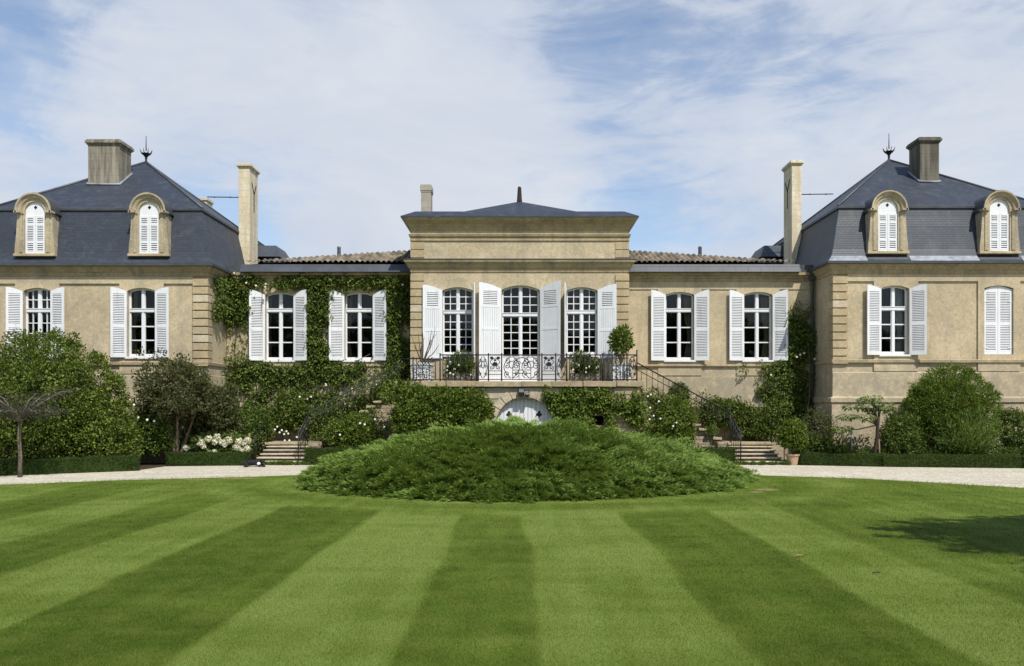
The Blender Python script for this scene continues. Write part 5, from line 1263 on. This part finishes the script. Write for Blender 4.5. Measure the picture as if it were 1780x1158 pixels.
# planters on the terrace
def planter(px0, px1, y, label, py0=633, py1=659):
    x0 = (px0-VX)/F*y; x1 = (px1-VX)/F*y; z0, z1 = 3.03, at(0, py0, y)[2]; P = empty('planter', ((x0+x1)/2, y, z0), label, 'planter', 'white cast iron planters on the terrace')
    w = x1-x0; m = MB(); m.box(x0, x1, y, y+w, z0+.06, z1-.05); m.box(x0-.03, x1+.03, y-.03, y+w+.03, z1-.05, z1)
    for a in (x0+.02, x1-.1):
        for b in (y+.02, y+w-.1): m.box(a, a+.08, b, b+.08, z0, z0+.06)
    m.build('box', M['white_iron'], P, bevel=.012)
    r = MB(); xm = (x0+x1)/2; zc = (z0+z1)/2
    for s in (-1, 1):
        for (u, v, rr, a0) in ((.22, .08, .1, 0), (.2, -.1, .09, 2), (.08, .02, .08, 4)):
            r.tube([(xm+s*(u+q*0+rr*(1-.7*q/14)*math.cos(a0+.45*q)), y-.012, zc+v+rr*(1-.7*q/14)*math.sin(a0+.45*q)) for q in range(15)], .02, 4)
    for k in range(7): r.ball((x0+w*(k+.5)/7, y-.03, z1+.02), .035, 5)
    r.build('relief', M['iron'] if False else M['white_iron'], P)
    e = MB(); e.box(x0+.04, x1-.04, y+.04, y+w-.04, z1-.005, z1+.012); e.build('soil', M['soil'], P)
    return (x0+x1)/2, y+w/2, z1
px_, py_, pz_ = planter(715, 749, 29.5, 'white cast iron planter holding the bare twiggy plant')
m = branches((px_, py_, pz_), [(px_+dx, py_+random.uniform(-.15, .15), pz_+dz) for dx, dz in ((-.35, .75), (-.15, 1.2), (.1, 1.0), (.35, 1.3), (.55, 1.15), (.62, .75), (.3, .9), (-.42, 1.1), (-.02, 1.35), (.48, 1.4))], .028, .35, 5)
tw = empty('twiggy_plant', (px_, py_, pz_), 'bare twiggy plant at the left end of the terrace railing', 'plant'); m.build('branches', M['bark'], tw, uv=False)
px_, py_, pz_ = planter(1065, 1098, 29.5, 'white cast iron planter holding the round headed leafy plant')
A = crown((px_, py_, pz_+.92), (.52, .46, .60), 44, 20, .17, .15, .065, seed=24, core=.06, lump=.5, dirmin=-1, spiky=.4)
plant('standard_plant', (px_, py_, pz_), 'round headed leafy standard plant at the right end of the terrace railing', 'plant', A, 'l_ivy', branches((px_, py_, pz_), [(px_-.25, py_, pz_+.75), (px_+.2, py_, pz_+.8), (px_, py_, pz_+.9)], .03))
for (px0, px1, lb, lt, sd) in ((770, 828, 'bushy potted foliage with small flowers behind the left half of the balcony railing', 'stone trough under the bushy foliage left of the french door', 25), (988, 1046, 'bushy potted foliage with small flowers behind the right half of the balcony railing', 'stone trough under the bushy foliage right of the french door', 26)):
    y = 29.85; x0, x1 = (px0-VX)/F*y, (px1-VX)/F*y
    tr = empty('trough', ((x0+x1)/2, y, 3.02), lt, 'trough', 'stone troughs on the terrace'); m = MB(); m.box(x0+.04, x1-.04, y-.16, y+.16, 3.05, 3.34); m.build('basin', M['oldstone'], tr, bevel=.02)
    m = MB(); m.box(x0+.1, x0+.25, y-.12, y+.12, 3.015, 3.05); m.box(x1-.25, x1-.1, y-.12, y+.12, 3.015, 3.05); m.build('foot', M['oldstone'], tr)
    A = crown(((x0+x1)/2, y, 3.58), ((x1-x0)/2+.02, .34, .42), 74, 30, .2, .10, .045, seed=sd, core=.2, zmin=3.1, lump=.25)
    A2 = crown(((x0+x1)/2+.12*(1 if sd == 25 else -1.5), y, 3.95), (.40, .22, .22), 16, 22, .14, .1, .045, seed=sd+5, core=.1, zmin=3.1)
    S_ = plant('balcony_plant', ((x0+x1)/2, y, 3.34), lb, 'plant', cat(A, A2), 'l_vine', group='bushy plants on the terrace')
    flowers(S_, [((x0+x1)/2+random.uniform(-.5, .5), y-.36, random.uniform(3.25, 3.75)) for _ in range(9)], .04, 'petal')
# dog lying on the gravel
def dog():
    bx_, by = -9.28, 28.15
    D = empty('dog', (bx_, by, 0), 'black dog with a white chest lying on the gravel by the left garden steps', 'dog')
    V = [(-.30,0,.115,.10),(-.14,0,.145,.125),(.03,0,.15,.125),(.16,0,.16,.11),(.25,-.03,.19,.075),(.31,-.06,.20,.075),(.41,-.09,.165,.035),      # rump .. muzzle
         (-.40,.03,.07,.03),(-.50,.06,.04,.016),                                  # tail
         (.17,-.12,.075,.045),(.32,-.16,.035,.030),(.47,-.18,.028,.027),           # near foreleg stretched forward
         (.19,.10,.075,.04),(.36,.06,.032,.026),
         (-.28,-.12,.10,.07),(-.12,-.20,.055,.04),(-.27,-.24,.030,.026),(-.15,-.28,.024,.022),   # folded hind leg
         (.29,-.10,.245,.018),(.31,-.12,.205,.012)]
    E = [(0,1),(1,2),(2,3),(3,4),(4,5),(5,6),(0,7),(7,8),(3,9),(9,10),(10,11),(3,12),(12,13),(0,14),(14,15),(15,16),(16,17)]
    V = V[:18]
    me = bpy.data.meshes.new('body'); me.from_pydata([v[:3] for v in V], E, []); o = link('body', me, M['black_fur'], D)
    o.modifiers.new('skin', 'SKIN'); me.skin_vertices[0].data[1].use_root = True
    for sv, v in zip(me.skin_vertices[0].data, V): sv.radius = (v[3], v[3]*.92)
    s = o.modifiers.new('sub', 'SUBSURF'); s.levels = s.render_levels = 2
    for s_ in (-1, 1):
        m = MB(); m.smooth = True; a = Vector((bx_+.29, by-.06+s_*.06, .245))
        m.add([a+Vector((-.03, 0, .01)), a+Vector((.03, 0, .01)), a+Vector((-.02, s_*.045, -.06)), a+Vector((0, s_*.012, .02))], [(0,1,3), (0,2,1), (0,3,2), (1,2,3)]); m.build('ear', M['black_fur'], D, uv=False)
    m = MB(); m.ball((bx_+.20, by-.105, .105), .062, 8, 1.1, .004); m.build('chest_fur', M['petal'], D, uv=False)
    m = MB(); m.ball((bx_+.445, by-.10, .165), .014, 6); m.build('nose', M['black'], D, uv=False)
M['black_fur'] = plain('black_fur', (.014, .014, .017), .7, .3, 0, .4, 40, .5)
dog()
M['dry_leaf'] = plain('dry_leaf', (.33, .21, .12), .8, .2, 0, .3, 30)
# fallen leaves on the grass
for (px, py, w, c, lb) in ((1391, 973, .075, 'dry_leaf', 'dry brown curled leaf lying on the striped lawn'), (1523, 1003, .045, 'bark', 'small dark leaf lying on the light stripe of the lawn')):
    Y = F*EYE/(py-VY); X_ = (px-VX)/F*Y; m = MB(); vs = []; m.smooth = True
    for i in range(7):
        u = i/6; wd = w*.42*math.sin(math.pi*min(1, .08+u*.92))
        for k in (-1, 0, 1): vs.append((X_+(u-.5)*2*w, Y+k*wd, .045+.012*abs(k)+.010*math.sin(u*3.14)))
    m.add(vs, [(i*3+k, i*3+k+1, i*3+k+4, i*3+k+3) for i in range(6) for k in range(2)]); o = m.build('fallen_leaf', M[c], None, uv=False); tag(o, lb, 'leaf')
# the tree beside the lawn whose shade falls across the grass
A = crown((12.75, 7.2, 6.7), (4.7, 5.0, 3.0), 470, 60, .48, .17, .10, seed=30, core=.38, lump=.32, dirmin=-1)
t = MB(); t.tube([(12.5, 8.5, -.02), (12.5, 8.5, 1.5), (12.55, 8.55, 3.0), (12.5, 8.5, 5.5)], [.28, .22, .19, .1], 10)
b = branches((12.5, 8.5, 3.0), [(9.9, 8.2, 6.2), (15, 8.5, 6.4), (12.4, 6, 6.5), (12.7, 10.8, 6.4), (11.3, 9, 8.2), (13.7, 7.6, 8.4)], .11)
for (tx, ty, tz) in ((8.4, 9.4, 6.6), (8.4, 7.4, 6.3), (8.6, 6.0, 6.0), (8.2, 8.4, 6.9), (9.0, 10.4, 6.4), (9.1, 4.6, 6.2), (8.9, 5.3, 6.9)):
    q = (Vector((tx, ty, tz))-Vector((11.5, 7.8, 6.4))); n_ = 420; u = RNG.uniform(0, 1, n_)
    p_ = np.array([11.5, 7.8, 6.4])+np.array(q)*u[:, None]+RNG.normal(scale=1, size=(n_, 3))*(.38*(1.1-u))[:, None]
    A = cat(A, (p_, rand_dirs(n_), rand_dirs(n_)+np.array([0, 0, .6]), RNG.uniform(.12, .22, n_), RNG.uniform(.07, .12, n_)))
TR = empty('shade_tree', (12.5, 8.5, 0), 'spreading leafy tree beside the lawn throwing its shadow on the grass', 'tree')
t.build('trunk', M['bark'], TR, uv=False); b.build('limbs', M['bark'], TR, uv=False); leaves('crown', *A, M['l_tree'], TR)

def far_wood():
    n = 26000; x = RNG.uniform(-75, 75, n); ht = 11.0+4.5*fbm(np.stack([x, 0*x, 0*x], 1), .12, 3); z = RNG.uniform(.0, 1, n)**.8*ht
    P = np.stack([x, -46+RNG.normal(scale=2.0, size=n)-(x/40)**2*2, z], 1)
    o = leaves('far_wood', P, rand_dirs(n), rand_dirs(n)+np.array([0, .8, .3]), RNG.uniform(.7, 1.4, n), RNG.uniform(.5, .9, n), M['l_tree'], None); tag(o, kind='stuff')
far_wood()
# ------------------------------------------------------------------ sky, sun, camera
W_ = bpy.data.worlds.new('World'); SC.world = W_; W_.use_nodes = True; nt = W_.node_tree; g = NT(nt)
bg = nt.nodes['Background']; sky = g.n('ShaderNodeTexSky'); sky.sky_type = 'NISHITA'; sky.sun_disc = False
sky.sun_elevation = SUN_EL; sky.sun_rotation = math.pi-SUN_AZ; sky.air_density = 1.0; sky.dust_density = .6; sky.ozone_density = 1.6
dirv = g.n('ShaderNodeTexCoord').outputs['Generated']
_, nc = g.noise(dirv, 3.4, 5, .6)
vm = g.n('ShaderNodeVectorMath', operation='MULTIPLY_ADD'); sb = g.n('ShaderNodeVectorMath', operation='SUBTRACT'); g.l(nc, sb.inputs[0]); sb.inputs[1].default_value = (.5, .5, .5)
g.l(sb.outputs[0], vm.inputs[0]); vm.inputs[1].default_value = (.22, .22, .16); g.l(dirv, vm.inputs[2]); wd = vm.outputs[0]
s3 = g.sepz(dirv); zz = g.math('ADD', g.math('MAXIMUM', s3[2], 0), .16)
cb3 = g.n('ShaderNodeCombineXYZ'); g.l(g.math('DIVIDE', s3[0], zz), cb3.inputs[0]); g.l(g.math('DIVIDE', s3[1], zz), cb3.inputs[1])
n1, _ = g.noise(g.mapv(cb3.outputs[0], (1, 1, 1), (3.1, 1.7, 0)), .9, 9, .58, .8)
n2, _ = g.noise(g.mapv(dirv, (1, 1, 2.6)), 5.0, 8, .62, .6)
tot = g.math('ADD', g.math('MULTIPLY', g.math('SUBTRACT', n1, .5), 1.5), g.math('MULTIPLY', g.math('SUBTRACT', n2, .5), 1.6))
rt = g.n('ShaderNodeMapping'); g.l(dirv, rt.inputs[0]); rt.inputs['Rotation'].default_value = (0, R(-24), 0); rt.inputs['Scale'].default_value = (1.6, 1.6, 7.0)
n3, _ = g.noise(rt.outputs[0], 4.2, 8, .62, 1.2); tot = g.math('ADD', tot, g.math('MULTIPLY', g.math('SUBTRACT', n3, .5), 1.0))
def skydir(px, py): return Vector(((px-VX)/F, 1, (VY-py)/F)).normalized()
CLOUDS = [(500, 110, 330, .55), (760, 190, 300, .5), (330, 210, 200, .35), (700, 330, 220, .55), (950, 200, 180, .45), (100, 270, 190, .55), (560, 400, 110, .35), (1300, 300, 190, .5), (1680, 220, 260, .65), (1180, 240, 130, .25), (1500, 250, 160, .3), (1250, 440, 130, .3), (1380, 100, 200, .25),
          (40, 60, 130, -.75), (90, 160, 130, -.45), (260, 130, 60, -.25), (1440, 180, 120, -.5), (1050, 60, 150, -.3), (1080, 130, 160, -.3), (1200, 390, 160, -.45), (1140, 330, 120, -.35), (480, 330, 100, -.3), (460, 400, 70, -.4), (300, 250, 80, -.35), (1740, 60, 80, -.25), (1000, 400, 110, -.2)]
for (px, py, rad, wt) in CLOUDS:
    wt *= .8
    dv = g.n('ShaderNodeVectorMath', operation='DISTANCE'); g.l(wd, dv.inputs[0]); dv.inputs[1].default_value = skydir(px, py)
    mr = g.n('ShaderNodeMapRange', interpolation_type='SMOOTHSTEP'); g.l(dv.outputs['Value'], mr.inputs[0])
    mr.inputs[1].default_value = rad/F*1.35; mr.inputs[2].default_value = 0.0; mr.inputs[3].default_value = 0; mr.inputs[4].default_value = wt
    tot = g.math('ADD', tot, mr.outputs[0])
cov = g.ramp(g.math('ADD', g.math('MULTIPLY', tot, .55), .5), [(.24, .12), (.43, .38), (.57, .78), (.76, 1)])
dens, _ = g.noise(g.mapv(dirv, (1, 1, 2.2)), 3.2, 7, .6, .5)
cloud = g.mix(g.ramp(dens, [(.3, 0), (.7, 1)]), tuple(v/1.35 for v in (4.8, 5.35, 6.4)), tuple(v/1.35 for v in (6.15, 6.5, 7.05)))
hi = g.ramp(s3[2], [(.44, 1), (.62, .12)]); cov = g.math('MULTIPLY', cov, hi)
g.l(g.mix(cov, sky.outputs[0], cloud), bg.inputs[0]); bg.inputs[1].default_value = .135
sl = bpy.data.lights.new('sun', 'SUN'); sl.energy = 4.1; sl.angle = R(.53); sl.color = (1, .955, .87)
so = bpy.data.objects.new('sun', sl); COL.objects.link(so); so.location = (20, -20, 40)
dv = Vector((-math.sin(SUN_AZ)*math.cos(SUN_EL), math.cos(SUN_AZ)*math.cos(SUN_EL), -math.sin(SUN_EL)))
so.rotation_euler = dv.to_track_quat('-Z', 'Y').to_euler()
cam = bpy.data.cameras.new('camera'); co = bpy.data.objects.new('camera', cam); COL.objects.link(co); SC.camera = co
co.location = (0, 0, EYE); co.rotation_euler = (math.pi/2, 0, 0); cam.sensor_fit = 'HORIZONTAL'; cam.sensor_width = 36; cam.lens = F/1780*36
cam.shift_x = -(VX-890)/1780; cam.shift_y = (VY-579)/1780; cam.clip_end = 3000; cam.clip_start = .1
SC.view_settings.view_transform = 'Standard'; SC.view_settings.look = 'None'; SC.view_settings.exposure = .25; SC.view_settings.gamma = 1
SC.render.engine = 'CYCLES'; SC.cycles.max_bounces = 6; SC.cycles.transparent_max_bounces = 6; SC.cycles.use_denoising = True
